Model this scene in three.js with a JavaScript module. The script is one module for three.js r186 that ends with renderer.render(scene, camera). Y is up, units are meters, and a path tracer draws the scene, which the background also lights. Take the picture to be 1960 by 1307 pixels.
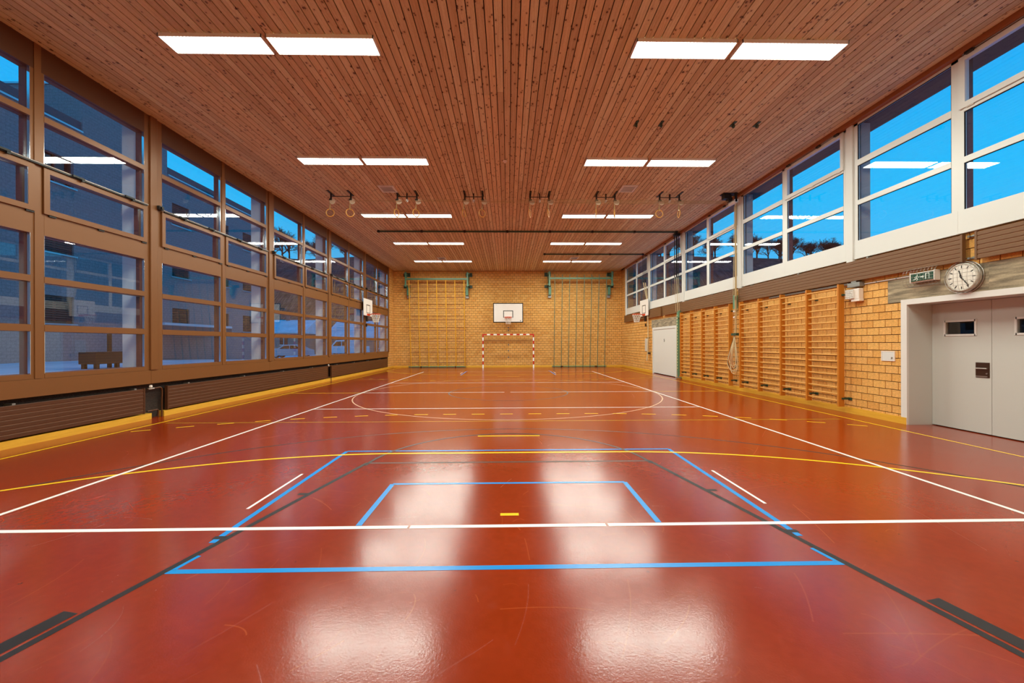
import * as THREE from 'three';
import { mergeGeometries } from 'three/addons/utils/BufferGeometryUtils.js';
import { RoundedBoxGeometry } from 'three/addons/geometries/RoundedBoxGeometry.js';
import { RectAreaLightUniformsLib } from 'three/addons/lights/RectAreaLightUniformsLib.js';
import { FontLoader } from 'three/addons/loaders/FontLoader.js';
import { TextGeometry } from 'three/addons/geometries/TextGeometry.js';

// ---------------------------------------------------------------- camera, renderer, sky, light levels
const W = 1960, H = 1307, FOCAL = 764.75;
const scene = new THREE.Scene();
const camera = new THREE.PerspectiveCamera(2 * Math.atan(H / 2 / FOCAL) * 180 / Math.PI, W / H, 0.05, 600);
camera.position.set(-0.0296, 1.4922, 3.2443);
camera.rotation.set(0, -0.0187, -0.0029, 'YXZ');
camera.setViewOffset(W, H, -6.54, -3.85, W, H);
scene.add(camera);
const renderer = new THREE.WebGLRenderer({ antialias: true });
renderer.toneMapping = THREE.LinearToneMapping;
renderer.toneMappingExposure = 1.0;
renderer.shadowMap.enabled = true;
RectAreaLightUniformsLib.init();
const LAMP_LEVEL = 48, LAMP_TINT = [0.97, 1.05, 0.92], GLOW = 7;
{ // dusk sky: blue above, paler and greener towards the horizon
  const w = 16, h = 256, a = new Float32Array(w * h * 4);
  const stops = [[-90, 0.05, 0.09, 0.16], [-2, 0.12, 0.26, 0.42], [2, 0.1, 0.56, 1.0], [16, 0.005, 0.54, 1.08], [40, 0.0, 0.3, 0.88], [90, 0.0, 0.15, 0.6]];
  for (let j = 0; j < h; j++) {
    const el = (j + 0.5) / h * 180 - 90;
    let k = 0; while (k < stops.length - 2 && el > stops[k + 1][0]) k++;
    const t = Math.min(1, Math.max(0, (el - stops[k][0]) / (stops[k + 1][0] - stops[k][0])));
    for (let i = 0; i < w; i++) { const o = (j * w + i) * 4; for (let c = 0; c < 3; c++) a[o + c] = stops[k][1 + c] * (1 - t) + stops[k + 1][1 + c] * t; a[o + 3] = 1; }
  }
  const t = new THREE.DataTexture(a, w, h, THREE.RGBAFormat, THREE.FloatType);
  t.mapping = THREE.EquirectangularReflectionMapping; t.magFilter = THREE.LinearFilter; t.minFilter = THREE.LinearFilter; t.needsUpdate = true;
  scene.background = t;
}

// ---------------------------------------------------------------- helpers
let seed = 12345;
const rnd = () => { seed = (seed * 1664525 + 1013904223) >>> 0; return seed / 4294967296; };
const rr = (a, b) => a + (b - a) * rnd();
const names = {};
const numbered = n => { const k = (names[n] = (names[n] ?? -1) + 1); return k ? `${n}_${String(k).padStart(3, '0')}` : n; };
const flat = g => { const q = g.index ? g.toNonIndexed() : g; for (const k of Object.keys(q.attributes)) if (!['position', 'normal', 'uv'].includes(k)) q.deleteAttribute(k); return q; };
const merge = list => list.length === 1 ? list[0] : mergeGeometries(list.map(flat), false);
function box(w, h, d, x = 0, y = 0, z = 0) {            // uv in metres
  const g = new THREE.BoxGeometry(w, h, d), uv = g.attributes.uv, s = [[d, h], [d, h], [w, d], [w, d], [w, h], [w, h]];
  for (let i = 0; i < 24; i++) { const q = s[i >> 2]; uv.setXY(i, uv.getX(i) * q[0], uv.getY(i) * q[1]); }
  g.translate(x, y, z); return g;
}
const span = (x0, x1, y0, y1, z0, z1) => box(Math.abs(x1 - x0), Math.abs(y1 - y0), Math.abs(z1 - z0), (x0 + x1) / 2, (y0 + y1) / 2, (z0 + z1) / 2);
const rbox = (w, h, d, r, x = 0, y = 0, z = 0) => { const g = new RoundedBoxGeometry(w, h, d, 2, r); g.translate(x, y, z); return g; };
function rod(a, b, r, r2 = r, n = 8, open = false) {
  const A = new THREE.Vector3(...a), B = new THREE.Vector3(...b), L = A.distanceTo(B);
  const g = new THREE.CylinderGeometry(r2, r, L, n, 1, open);
  g.applyQuaternion(new THREE.Quaternion().setFromUnitVectors(new THREE.Vector3(0, 1, 0), B.clone().sub(A).normalize()));
  g.translate((A.x + B.x) / 2, (A.y + B.y) / 2, (A.z + B.z) / 2); return g;
}
const tube = (pts, r, seg = 32, n = 6, closed = false) => new THREE.TubeGeometry(new THREE.CatmullRomCurve3(pts.map(p => new THREE.Vector3(...p)), closed, 'centripetal'), seg, r, n, closed);
function put(name, geo, mat, parent, opts = {}) {
  const m = new THREE.Mesh(Array.isArray(geo) ? merge(geo) : geo, mat);
  m.name = numbered(name); m.castShadow = m.receiveShadow = true;
  if (opts.kind) m.userData.kind = opts.kind;
  if (opts.label) m.userData.label = opts.label;
  if (opts.at) m.position.set(...opts.at);
  parent.add(m); return m;
}
function thing(name, label, category, at = [0, 0, 0], turn = 0, group) {
  const o = new THREE.Group(); o.name = numbered(name); o.position.set(...at); o.rotation.y = turn;
  o.userData = { label, category }; if (group) o.userData.group = group; scene.add(o); return o;
}
function structure(name, at = [0, 0, 0], turn = 0) { const o = new THREE.Group(); o.name = name; o.position.set(...at); o.rotation.y = turn; o.userData.kind = 'structure'; scene.add(o); return o; }
const RIGHT = -Math.PI / 2, LEFT = Math.PI / 2;          // things on the right wall: local z out of the wall, local x towards the camera

// ---------------------------------------------------------------- textures
function noise2(n, seedv) { // tileable value noise lattice
  let s = seedv; const r = () => { s = (s * 1664525 + 1013904223) >>> 0; return s / 4294967296; };
  const a = Float32Array.from({ length: n * n }, r);
  return (x, y) => { x *= n; y *= n; let i = Math.floor(x), j = Math.floor(y); let fx = x - i, fy = y - j; fx = fx * fx * (3 - 2 * fx); fy = fy * fy * (3 - 2 * fy);
    const at = (p, q) => a[((q % n + n) % n) * n + (p % n + n) % n];
    return (at(i, j) * (1 - fx) + at(i + 1, j) * fx) * (1 - fy) + (at(i, j + 1) * (1 - fx) + at(i + 1, j + 1) * fx) * fy; };
}
function dataTex(w, h, fn, color, sx, sy) {
  const a = new Uint8Array(w * h * 4);
  for (let j = 0; j < h; j++) for (let i = 0; i < w; i++) { const c = fn(i / w, j / h), o = (j * w + i) * 4; for (let k = 0; k < 3; k++) a[o + k] = Math.max(0, Math.min(255, (c.length ? c[k] : c) * 255)); a[o + 3] = 255; }
  const t = new THREE.DataTexture(a, w, h); t.wrapS = t.wrapT = THREE.RepeatWrapping; t.magFilter = THREE.LinearFilter; t.minFilter = THREE.LinearMipmapLinearFilter; t.generateMipmaps = true;
  if (color) t.colorSpace = THREE.SRGBColorSpace; t.repeat.set(1 / sx, 1 / sy); t.needsUpdate = true; return t;
}
function canvasTex(w, h, draw, color, sx = 1, sy = 1) {
  const c = document.createElement('canvas'); c.width = w; c.height = h; draw(c.getContext('2d'), w, h);
  const t = new THREE.CanvasTexture(c); t.wrapS = t.wrapT = THREE.RepeatWrapping; if (color) t.colorSpace = THREE.SRGBColorSpace; t.repeat.set(1 / sx, 1 / sy); return t;
}
const nA = noise2(8, 11), nB = noise2(32, 22), nC = noise2(128, 33), nD = noise2(256, 44), nE = noise2(4, 55);
const fbm = (x, y) => nA(x, y) * 0.5 + nB(x, y) * 0.3 + nC(x, y) * 0.2;
const woodTex = (base, dark, sx, sy, knots) => canvasTex(1024, 256, (g, w, h) => {
  const im = g.createImageData(w, h);
  for (let j = 0; j < h; j++) for (let i = 0; i < w; i++) {
    const u = i / w, v = j / h, warp = nA(u, v) * 0.06 + nB(u, v) * 0.01;
    const ring = 0.5 + 0.5 * Math.sin((v + warp) * 120), fine = nD(u * 0.5, v * 4);
    const t = Math.min(1, 0.3 * ring * nA(u + 0.3, v) + 0.28 * fine + 0.3 * nB(u * 0.25, v)), o = (j * w + i) * 4;
    for (let k = 0; k < 3; k++) im.data[o + k] = base[k] * (1 - t) + dark[k] * t; im.data[o + 3] = 255;
  }
  g.putImageData(im, 0, 0);
  let s = 5; const r = () => { s = (s * 1664525 + 1013904223) >>> 0; return s / 4294967296; };
  for (let k = 0; k < knots; k++) { const x = r() * w, y = r() * h, q = 2.2 + r() * 3.2; g.fillStyle = `rgba(60,30,18,${0.45 + 0.35 * r()})`; g.beginPath(); g.ellipse(x, y, q * 1.5, q, 0, 0, 7); g.fill(); g.strokeStyle = 'rgba(80,42,24,.35)'; g.beginPath(); g.ellipse(x, y, q * 3, q * 1.6, 0, 0, 7); g.stroke(); }
}, true, sx, sy);
const T = {};
T.floorRough = canvasTex(2048, 2048, (g, w, h) => {
  const im = g.createImageData(w, h);
  for (let j = 0; j < h; j++) for (let i = 0; i < w; i++) { const u = i / w, v = j / h, q = 88 + (fbm(u, v) - 0.5) * 26 + (nD(u, v) - 0.5) * 8, o = (j * w + i) * 4; im.data[o] = im.data[o + 1] = im.data[o + 2] = q; im.data[o + 3] = 255; }
  g.putImageData(im, 0, 0);
  let s = 77; const r = () => { s = (s * 1664525 + 1013904223) >>> 0; return s / 4294967296; };
  for (let k = 0; k < 420; k++) { g.strokeStyle = `rgba(${r() < 0.7 ? '190,190,190' : '50,50,50'},${0.15 + 0.4 * r()})`; g.lineWidth = 0.7 + r() * 1.2; const x = r() * w, y = r() * h, a = r() * 6.3, L = 20 + 260 * r() * r(); g.beginPath(); g.moveTo(x, y); g.quadraticCurveTo(x + Math.cos(a) * L * 0.5 + r() * 24, y + Math.sin(a) * L * 0.5 + r() * 24, x + Math.cos(a) * L, y + Math.sin(a) * L); g.stroke(); }
  for (let k = 0; k < 26; k++) { g.fillStyle = `rgba(140,140,140,${0.15 + 0.25 * r()})`; g.beginPath(); g.ellipse(r() * w, r() * h, 4 + 12 * r(), 3 + 8 * r(), r() * 3, 0, 7); g.fill(); }
}, false, 8, 8);
T.floorScuff = canvasTex(2048, 2048, (g, w, h) => { // pale scratches and scuff marks in the paint
  const im = g.createImageData(w, h);
  for (let j = 0; j < h; j++) for (let i = 0; i < w; i++) { const u = i / w, v = j / h, k = 1 + (fbm(u, v) - 0.5) * 0.09 + (nD(u, v) - 0.5) * 0.04, o = (j * w + i) * 4; im.data[o] = 144 * k; im.data[o + 1] = 44 * k; im.data[o + 2] = 4 * k; im.data[o + 3] = 255; }
  g.putImageData(im, 0, 0);
  let s = 99; const r = () => { s = (s * 1664525 + 1013904223) >>> 0; return s / 4294967296; };
  for (let k = 0; k < 460; k++) { g.strokeStyle = `rgba(225,140,95,${0.12 + 0.42 * r() * r()})`; g.lineWidth = 0.6 + r(); const x = r() * w, y = r() * h, a = r() * 6.3, L = 15 + 230 * r() * r(); g.beginPath(); g.moveTo(x, y); g.quadraticCurveTo(x + Math.cos(a) * L * 0.5 + r() * 20, y + Math.sin(a) * L * 0.5 + r() * 20, x + Math.cos(a) * L, y + Math.sin(a) * L); g.stroke(); }
  for (let k = 0; k < 60; k++) { g.fillStyle = `rgba(60,15,8,${0.1 + 0.25 * r()})`; g.beginPath(); g.ellipse(r() * w, r() * h, 1 + 2.5 * r(), 1 + 2 * r(), r() * 3, 0, 7); g.fill(); }
}, true, 8, 8);
T.peel = dataTex(512, 512, (x, y) => nC(x, y) * 0.6 + nD(x, y) * 0.4, false, 1.1, 1.1);
T.plank = woodTex([232, 222, 184], [186, 160, 116], 3.2, 0.8, 90);
T.oak = woodTex([230, 172, 84], [192, 126, 44], 2.4, 0.5, 0);
T.base = woodTex([242, 190, 66], [206, 146, 34], 1.6, 0.4, 0);
T.brick = dataTex(512, 256, (x, y) => { const v = 0.89 + 0.12 * nC(x, y * 0.3) + 0.1 * (nB(x, y) - 0.5); return [v, v * 0.99, v * 0.97]; }, true, 1, 0.5);
T.concrete = dataTex(512, 512, (x, y) => { const v = 0.62 + 0.24 * nB(x * 0.3, y) + 0.2 * (nA(x, y * 2 % 1) - 0.5) + 0.12 * (nD(x * 0.4, y) - 0.5); return [v * 0.82, v * 0.75, v * 0.62]; }, true, 1.6, 0.7);
T.speckle = dataTex(256, 256, (x, y) => { const v = nD(x, y) > 0.8 ? 0.42 : 0.13 + 0.06 * nC(x, y); return [v, v * 0.8, v * 0.66]; }, true, 0.7, 0.7);
T.facade = dataTex(512, 512, (x, y) => { const row = Math.floor(y * 32), f = y * 32 - row, q = ((x * 16 + (row % 2) * 0.5) % 1); const j = f < 0.1 || q < 0.05 ? 0.88 : 1; const v = j * (0.92 + 0.12 * nC(x, y)); return [0.62 * v, 0.56 * v, 0.56 * v]; }, true, 4, 4);
T.hill = dataTex(512, 256, (x, y) => { const v = 0.16 + 0.24 * nD(x, y * 0.12) + 0.14 * nB(x, y); return [v * 1.05, v * 0.8, v * 0.72]; }, true, 30, 30);
T.snow = dataTex(256, 256, (x, y) => { const v = 0.78 + 0.18 * fbm(x, y); return [v, v, v * 1.02]; }, true, 9, 9);
const turned = t => { const c = t.clone(); c.rotation = Math.PI / 2; return c; };

// ---------------------------------------------------------------- materials
const std = (o) => new THREE.MeshStandardMaterial(o), phy = o => new THREE.MeshPhysicalMaterial(o);
const M = {
  floor: phy({ map: T.floorScuff, roughnessMap: T.floorRough, roughness: 0.54, bumpMap: T.peel, bumpScale: 0.00025, ior: 1.55 }),
  white: phy({ color: 0xfbfaf6, roughness: 0.26 }), yellow: phy({ color: 0xffd024, roughness: 0.26 }), blue: phy({ color: 0x0a90e2, roughness: 0.26 }),
  black: phy({ color: 0x201c1a, roughness: 0.42 }), olive: phy({ color: 0xb8941c, roughness: 0.26 }), greyLine: phy({ color: 0x40302a, roughness: 0.42 }), paleLine: phy({ color: 0xe8c0a0, roughness: 0.26 }),
  planks: [0xffffff, 0xf3ebe6, 0xe9dcd4, 0xfff4ec].map(c => std({ map: T.plank, color: c, roughness: 0.62 })),
  dark: std({ color: 0x1a0f0a, roughness: 0.9 }), darkMetal: std({ color: 0x2b2c2b, roughness: 0.45, metalness: 0.4 }),
  bricks: [0xf0b664, 0xf3bb68, 0xedb25f, 0xf2b96a, 0xe9ab58].map(c => std({ map: T.brick, color: c, roughness: 0.82 })),
  mortar: std({ color: 0x7e6a50, roughness: 0.95 }),
  brown: std({ color: 0x80532c, roughness: 0.36, metalness: 0.15 }), brownDark: std({ color: 0x5a3418, roughness: 0.4, metalness: 0.1 }), radBrown: std({ color: 0x54301a, roughness: 0.4 }), plate: std({ color: 0x946642, roughness: 0.5 }), radRight: std({ color: 0x745030, roughness: 0.45 }),
  cream: std({ color: 0xe0e2de, roughness: 0.35 }), creamDark: std({ color: 0xcfcabe, roughness: 0.4 }), steelRed: std({ color: 0x7a2f24, roughness: 0.55 }),
  reveal: std({ color: 0x6e3c32, roughness: 0.5 }), bead: std({ color: 0xe6eaee, roughness: 0.12, metalness: 0.95 }), concrete: std({ map: T.concrete, roughness: 0.9 }), column: std({ color: 0xa8a8a8, roughness: 0.9 }), columnPale: std({ color: 0xdcdcdc, roughness: 0.85 }),
  speckle: std({ map: T.speckle, roughness: 0.8 }), base: std({ map: T.base, roughness: 0.38 }), oak: std({ map: T.oak, roughness: 0.4 }), oakV: std({ map: turned(T.oak), color: 0xeccb90, roughness: 0.4 }), trimWood: std({ color: 0x9a6034, roughness: 0.6 }), poleYellow: std({ color: 0xe8a828, roughness: 0.4 }),
  grey: std({ color: 0xcbcac4, roughness: 0.42 }), greyFrame: std({ color: 0xe4e2de, roughness: 0.4 }), steel: std({ color: 0xb8b4ae, roughness: 0.3, metalness: 0.85 }), gal: std({ color: 0x9a9c98, roughness: 0.45, metalness: 0.6 }),
  green: std({ color: 0x5f8f72, roughness: 0.4 }), greenDark: std({ color: 0x2f4a38, roughness: 0.5 }), greenPole: std({ color: 0x6f8468, roughness: 0.35 }), rope: std({ color: 0xd8c296, roughness: 0.9 }), strap: std({ color: 0xb79a68, roughness: 0.85 }), ropeDark: std({ color: 0x1c1c1e, roughness: 0.8 }),
  board: std({ color: 0xf4efe8, roughness: 0.35 }), boardBlack: std({ color: 0x191716, roughness: 0.4 }), orange: std({ color: 0xe2501e, roughness: 0.4 }), netWhite: std({ color: 0xf0e8da, roughness: 0.9 }),
  red: std({ color: 0xc8281a, roughness: 0.35 }), sheave: std({ color: 0xdcc6a8, roughness: 0.5 }), plastic: std({ color: 0xefe6dc, roughness: 0.4 }), clockFace: std({ color: 0xf3efe4, roughness: 0.35 }), ink: std({ color: 0x141312, roughness: 0.5 }),
  glass: phy({ color: 0xffffff, roughness: 0, transmission: 1, thickness: 0, ior: 1.5 }), lampGlass: phy({ color: 0xffffff, roughness: 0.05, transmission: 1, thickness: 0, ior: 1.4 }),
  glow: std({ color: 0xffffff, emissive: new THREE.Color().setRGB(...LAMP_TINT), emissiveIntensity: GLOW, roughness: 0.5 }), louvre: std({ color: 0xf6f2ea, roughness: 0.3 }),
  snow: std({ map: T.snow, roughness: 0.8 }), facade: std({ map: T.facade, roughness: 0.9 }), facadePale: std({ color: 0x9a9698, roughness: 0.9 }), parapet: std({ color: 0x5c5a5e, roughness: 0.8 }), flashing: std({ color: 0xc6ccd2, roughness: 0.35, metalness: 0.6 }),
  blind: std({ color: 0x4a3a34, roughness: 0.6 }), windowDark: phy({ color: 0x0c1016, roughness: 0.08 }), hill: std({ map: T.hill, roughness: 1 }), bark: std({ color: 0x3a2c28, roughness: 1 }), houseWall: std({ color: 0x8d8078, roughness: 0.9 }), tyre: std({ color: 0x15151a, roughness: 0.8 }),
  silver: std({ color: 0xb0b4ba, roughness: 0.3, metalness: 0.5 }), vanWhite: std({ color: 0xe4e6ea, roughness: 0.3 }), boxBrown: std({ color: 0x3a241a, roughness: 0.7 }), asphalt: std({ color: 0x4a4a4e, roughness: 0.9 }),
};

// ---------------------------------------------------------------- room measures (d = distance from the near end line of the volleyball court; z = -d)
const WX = 7.21, CH = 6.08, D0 = -4.0, D1 = 22.0, WLX = -7.2, WRX = 7.15, BAY = 3.976;

// ---------------------------------------------------------------- floor and its painted lines
const floor = structure('floor');
{
  const g = span(-7.75, 7.9, -0.2, 0, 4.3, -22.4), p = g.attributes.position, uv = g.attributes.uv;
  for (let i = 0; i < p.count; i++) uv.setXY(i, p.getX(i) + 1.3, p.getZ(i) + 0.7);
  put('floor_surface', g, M.floor, floor);
}
const LIFT = { white: 0.0016, yellow: 0.00145, blue: 0.0012, black: 0.0013, olive: 0.0009, greyLine: 0.0008, paleLine: 0.0013 };
function strip(pts, w, col, name) { // flat painted band along points [x, d]
  const y = LIFT[col], pos = [], idx = [], n = pts.length, norm = [], uv = [];
  for (let i = 0; i < n; i++) {
    const a = pts[Math.max(0, i - 1)], b = pts[Math.min(n - 1, i + 1)], tx = b[0] - a[0], tz = b[1] - a[1], L = Math.hypot(tx, tz), nx = -tz / L * w / 2, nz = tx / L * w / 2;
    pos.push(pts[i][0] + nx, y, -(pts[i][1] + nz), pts[i][0] - nx, y, -(pts[i][1] - nz)); norm.push(0, 1, 0, 0, 1, 0); uv.push(0, i, 1, i);
    if (i) { const k = i * 2; idx.push(k - 2, k - 1, k, k - 1, k + 1, k); }
  }
  const g = new THREE.BufferGeometry(); g.setAttribute('position', new THREE.Float32BufferAttribute(pos, 3)); g.setAttribute('normal', new THREE.Float32BufferAttribute(norm, 3)); g.setAttribute('uv', new THREE.Float32BufferAttribute(uv, 2)); g.setIndex(idx);
  return put(name, g, M[col], floor);
}
const arc = (cx, cd, r, a0, a1, n = 64) => Array.from({ length: n + 1 }, (_, i) => { const a = (a0 + (a1 - a0) * i / n) * Math.PI / 180; return [cx + r * Math.cos(a), cd + r * Math.sin(a)]; });
const OX = -0.02, both = f => { f(d => d, false); f(d => 18 - d, true); };
{ // volleyball, white
  const c = 4.475;
  strip([[OX - c, -0.0], [OX - c, 18]], 0.05, 'white', 'white_line'); strip([[OX + c, 0], [OX + c, 18]], 0.05, 'white', 'white_line');
  strip([[-7.1, 0.025], [-0.85, 0.025]], 0.05, 'white', 'white_line'); strip([[-0.83, 0.025], [0.77, 0.025]], 0.05, 'white', 'white_line'); strip([[0.79, 0.025], [7.1, 0.025]], 0.05, 'white', 'white_line');
  strip([[OX - c, 17.975], [OX + c, 17.975]], 0.05, 'paleLine', 'pale_line');
  strip([[OX - c, 6], [OX + c, 6]], 0.05, 'white', 'white_line'); strip([[OX - c, 12], [OX + c, 12]], 0.05, 'white', 'white_line');
  strip([[OX - c, 9], [OX - 0.12, 9]], 0.05, 'white', 'white_line'); strip([[OX + 0.06, 9], [OX + c, 9]], 0.05, 'white', 'white_line');
  strip(arc(OX, 9, 4.43, 0, 360, 128), 0.03, 'paleLine', 'white_circle');
  strip(arc(OX, 9, 1.8, 0, 360, 64), 0.04, 'greyLine', 'dark_circle');
  strip([[-6.62, 9], [OX - c, 9]], 0.05, 'yellow', 'yellow_line'); strip([[OX + c, 9], [6.68, 9]], 0.05, 'yellow', 'yellow_line');
  for (const s of [-1, 1]) strip([[s * 6.66, -3.78], [s * 6.66, 21.78]], 0.045, 'yellow', 'yellow_line');
}
both((m, far) => { // handball, badminton and basketball of one half
  const gl = -3.78, S = (pts, w, col, name) => strip(pts.map(([x, d]) => [x + OX, m(d)]), w, col, name);
  const goalArc = r => { const e = Math.acos(Math.min(1, 5.14 / r)) * 180 / Math.PI; return [...arc(1.5, gl, r, e, 90, 48), ...arc(-1.5, gl, r, 90, 180 - e, 48)]; };
  S(goalArc(6), 0.05, 'yellow', 'yellow_line');
  const g9 = goalArc(9); let acc = [], len = 0; const on = 0.3, per = 0.6; // dashed nine-metre line
  const dense = []; for (let i = 1; i < g9.length; i++) { const [a, b] = [g9[i - 1], g9[i]], L = Math.hypot(b[0] - a[0], b[1] - a[1]), n = Math.max(1, Math.ceil(L / 0.03)); for (let k = 0; k < n; k++) dense.push([a[0] + (b[0] - a[0]) * k / n, a[1] + (b[1] - a[1]) * k / n]); }
  let prev = dense[0]; for (const q of dense) { len += Math.hypot(q[0] - prev[0], q[1] - prev[1]); prev = q; if ((len + 0.33) % per < on) acc.push(q); else { if (acc.length > 3) S(acc, 0.045, 'yellow', 'yellow_dash'); acc = []; } }
  S([[-0.5, 3.21], [0.5, 3.21]], 0.05, 'yellow', 'yellow_dash'); S([[-0.08, 0.245], [0.08, 0.245]], 0.05, 'yellow', 'yellow_dash');
  S([[-6.5, 4.46], [6.5, 4.43]], 0.035, 'olive', 'olive_line');
  if (!far) { S([[-2.25, -0.58], [2.25, -0.58]], 0.05, 'blue', 'blue_line'); S([[-2.25, 2.35], [2.25, 2.35]], 0.045, 'blue', 'blue_line'); }
  for (const s of [-1, 1]) {
    S([[s * 2.24, -0.2], [s * 2.25, 2.35]], 0.05, 'blue', 'blue_line'); S([[s * 2.235, -0.56], [s * 2.2, -0.38]], 0.05, 'blue', 'blue_line');
    if (!far) S([[s * 1.24, 0.06], [s * 1.24, 1.03]], 0.05, 'blue', 'blue_line');
    S([[s * 2.375, 0.42], [s * 2.375, 1.39]], 0.028, 'white', 'white_line');
    if (far) continue;
    S([[s * 2.98, -4.0], [s * 1.78, 1.79]], 0.05, 'black', 'black_line');
    const kx = d => 1.78 + (1.79 - d) * 0.207;
    S([[s * (kx(-1.45) + 0.1), -1.45], [s * (kx(-0.97) + 0.1), -0.97]], 0.1, 'black', 'black_mark');
    S([[s * (kx(0.77) + 0.02), 0.77], [s * (kx(0.77) + 0.11), 0.77]], 0.05, 'black', 'black_mark'); S([[s * (kx(-0.12) + 0.02), -0.12], [s * (kx(-0.12) + 0.11), -0.12]], 0.05, 'black', 'black_mark');
  }
  if (far) return;
  S([[-1.24, 1.03], [1.24, 1.03]], 0.045, 'blue', 'blue_line');
  S([[-1.8, 1.79], [1.8, 1.79]], 0.045, 'greyLine', 'dark_line');
  S(arc(0, 1.6, 1.77, 3, 177), 0.045, 'black', 'black_line');
  S(arc(0, -2.46, 6.2, 14, 166, 96), 0.04, 'greyLine', 'dark_line');
});

// ---------------------------------------------------------------- brick layer
const COURSE = 0.147, BL = 0.2565, JOINT = 0.014;
function cut(r, holes) { // rectangle minus rectangles
  let out = [r];
  for (const h of holes) { const nx = []; for (const q of out) {
    if (q[0] >= h[1] || q[1] <= h[0] || q[2] >= h[3] || q[3] <= h[2]) { nx.push(q); continue; }
    if (q[0] < h[0]) nx.push([q[0], h[0], q[2], q[3]]); if (q[1] > h[1]) nx.push([h[1], q[1], q[2], q[3]]);
    const a = Math.max(q[0], h[0]), b = Math.min(q[1], h[1]); if (q[2] < h[2]) nx.push([a, b, q[2], h[2]]); if (q[3] > h[3]) nx.push([a, b, h[3], q[3]]);
  } out = nx; }
  return out.filter(q => q[1] - q[0] > 0.02 && q[3] - q[2] > 0.02);
}
function brickRects(u0, u1, v0, v1, holes, shift = 0) {
  const res = [];
  for (let k = Math.floor((v0 - 0.02) / COURSE); 0.02 + k * COURSE < v1; k++) {
    const y0 = 0.02 + k * COURSE, off = shift + (k % 2 ? BL / 2 : 0);
    for (let i = Math.floor((u0 - off) / BL); off + i * BL < u1; i++) {
      const r = [Math.max(u0, off + i * BL + JOINT / 2), Math.min(u1, off + (i + 1) * BL - JOINT / 2), Math.max(v0, y0 + JOINT / 2), Math.min(v1, y0 + COURSE - JOINT / 2)];
      if (r[1] - r[0] > 0.02 && r[3] - r[2] > 0.02) res.push(...cut(r, holes));
    }
  }
  return res;
}
const brickDepth = 0.03;
// rects in (u = local x, v = y), bricks stand out of a core face along local +z
function layBricks(parent, rects, singles) {
  const heap = M.bricks.map(() => []);
  for (const r of rects) {
    const w = r[1] - r[0], h = r[3] - r[2], cx = (r[0] + r[1]) / 2, cy = (r[2] + r[3]) / 2, k = Math.floor(rnd() * M.bricks.length), out = rr(-0.0015, 0.0015);
    if (singles && singles(r)) put('brick', box(w, h, brickDepth), M.bricks[k], parent, { at: [cx, cy, brickDepth / 2 + out] });
    else { const g = box(w, h, brickDepth, cx, cy, brickDepth / 2 + out), uv = g.attributes.uv, o = rnd(), o2 = rnd(); for (let i = 0; i < uv.count; i++) uv.setXY(i, uv.getX(i) + o, uv.getY(i) + o2); heap[k].push(g); }
  }
  heap.forEach((l, k) => { if (l.length) put('distant_bricks', l, M.bricks[k], parent, { kind: 'stuff' }); });
}

// ---------------------------------------------------------------- walls
const CORE = 0.025; // mortar face lies this far behind the brick faces
{ // far wall
  const w = structure('wall_back', [0, 0, -D1 - brickDepth]);
  put('mortar_core', span(-7.6, 7.6, -0.2, 6.4, 0.006 + brickDepth - CORE - 0.006, -0.35), M.mortar, w);
  layBricks(w, brickRects(-7.25, 7.25, 0, CH + 0.05, []));
}
const DOOR = { d0: 1.88, d1: 3.97, top: 2.27 }, GATE = { d0: 13.77, d1: 16.62, top: 2.255 };
const LINT = { d0: 1.6, d1: 4.235, y0: 2.23, y1: 2.7 }, LINT2 = { d0: 13.7, d1: 16.75, y0: 2.25, y1: 2.635 };
{ // right wall below the windows: local x = -d
  const w = structure('wall_right', [WX + brickDepth, 0, 0], RIGHT);
  const holes = [[-DOOR.d1, -DOOR.d0, -1, DOOR.top], [-GATE.d1, -GATE.d0, -1, GATE.top], [-LINT.d1, -LINT.d0, LINT.y0, LINT.y1], [-LINT2.d1, -LINT2.d0, LINT2.y0, LINT2.y1]];
  const core = cut([-22.4, 4.3, -0.2, 3.22], holes.slice(0, 2)).map(r => span(r[0], r[1], r[2], r[3], brickDepth - CORE, -0.32));
  put('mortar_core', core, M.mortar, w);
  put('lintel', span(-LINT.d1 + 0.004, -LINT.d0, LINT.y0 + 0.004, LINT.y1 - 0.004, brickDepth + 0.002, -0.02), M.concrete, w); put('lintel', span(-LINT2.d1, -LINT2.d0, LINT2.y0, LINT2.y1, brickDepth + 0.002, -0.02), M.concrete, w);
  let n = 0;
  const rects = brickRects(-22.0, 4.0, 0, 3.205, holes, 0.07).sort((a, b) => b[1] - a[1]);
  layBricks(w, rects, r => r[1] < -2.0 && r[1] > -7.6 && r[3] > 0.13 && n++ < 298);
  // pier between the last window and the far wall
  put('pier_core', span(-22.4, -20.78, 3.2, CH + 0.1, brickDepth - CORE - 0.02, -0.32), M.mortar, w);
  layBricks(w, brickRects(-22.0, -20.76, 3.205, CH + 0.03, [], 0.07));
}
{ // left wall: dark strip behind the radiators and brick pier at the far end; local x = d
  const w = structure('wall_left', [-WX - brickDepth, 0, 0], LEFT);
  put('radiator_recess', span(-4.3, 20.78, -0.2, 0.99, -0.1, -0.4), M.speckle, w);
  const q = structure('wall_left_pier', [-WX - brickDepth, 0, 0], LEFT);
  put('pier_core', span(20.78, 22.4, -0.2, CH + 0.1, brickDepth - CORE, -0.4), M.mortar, q);
  layBricks(q, brickRects(20.8, 22.0, 0, CH + 0.03, []));
}
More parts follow.
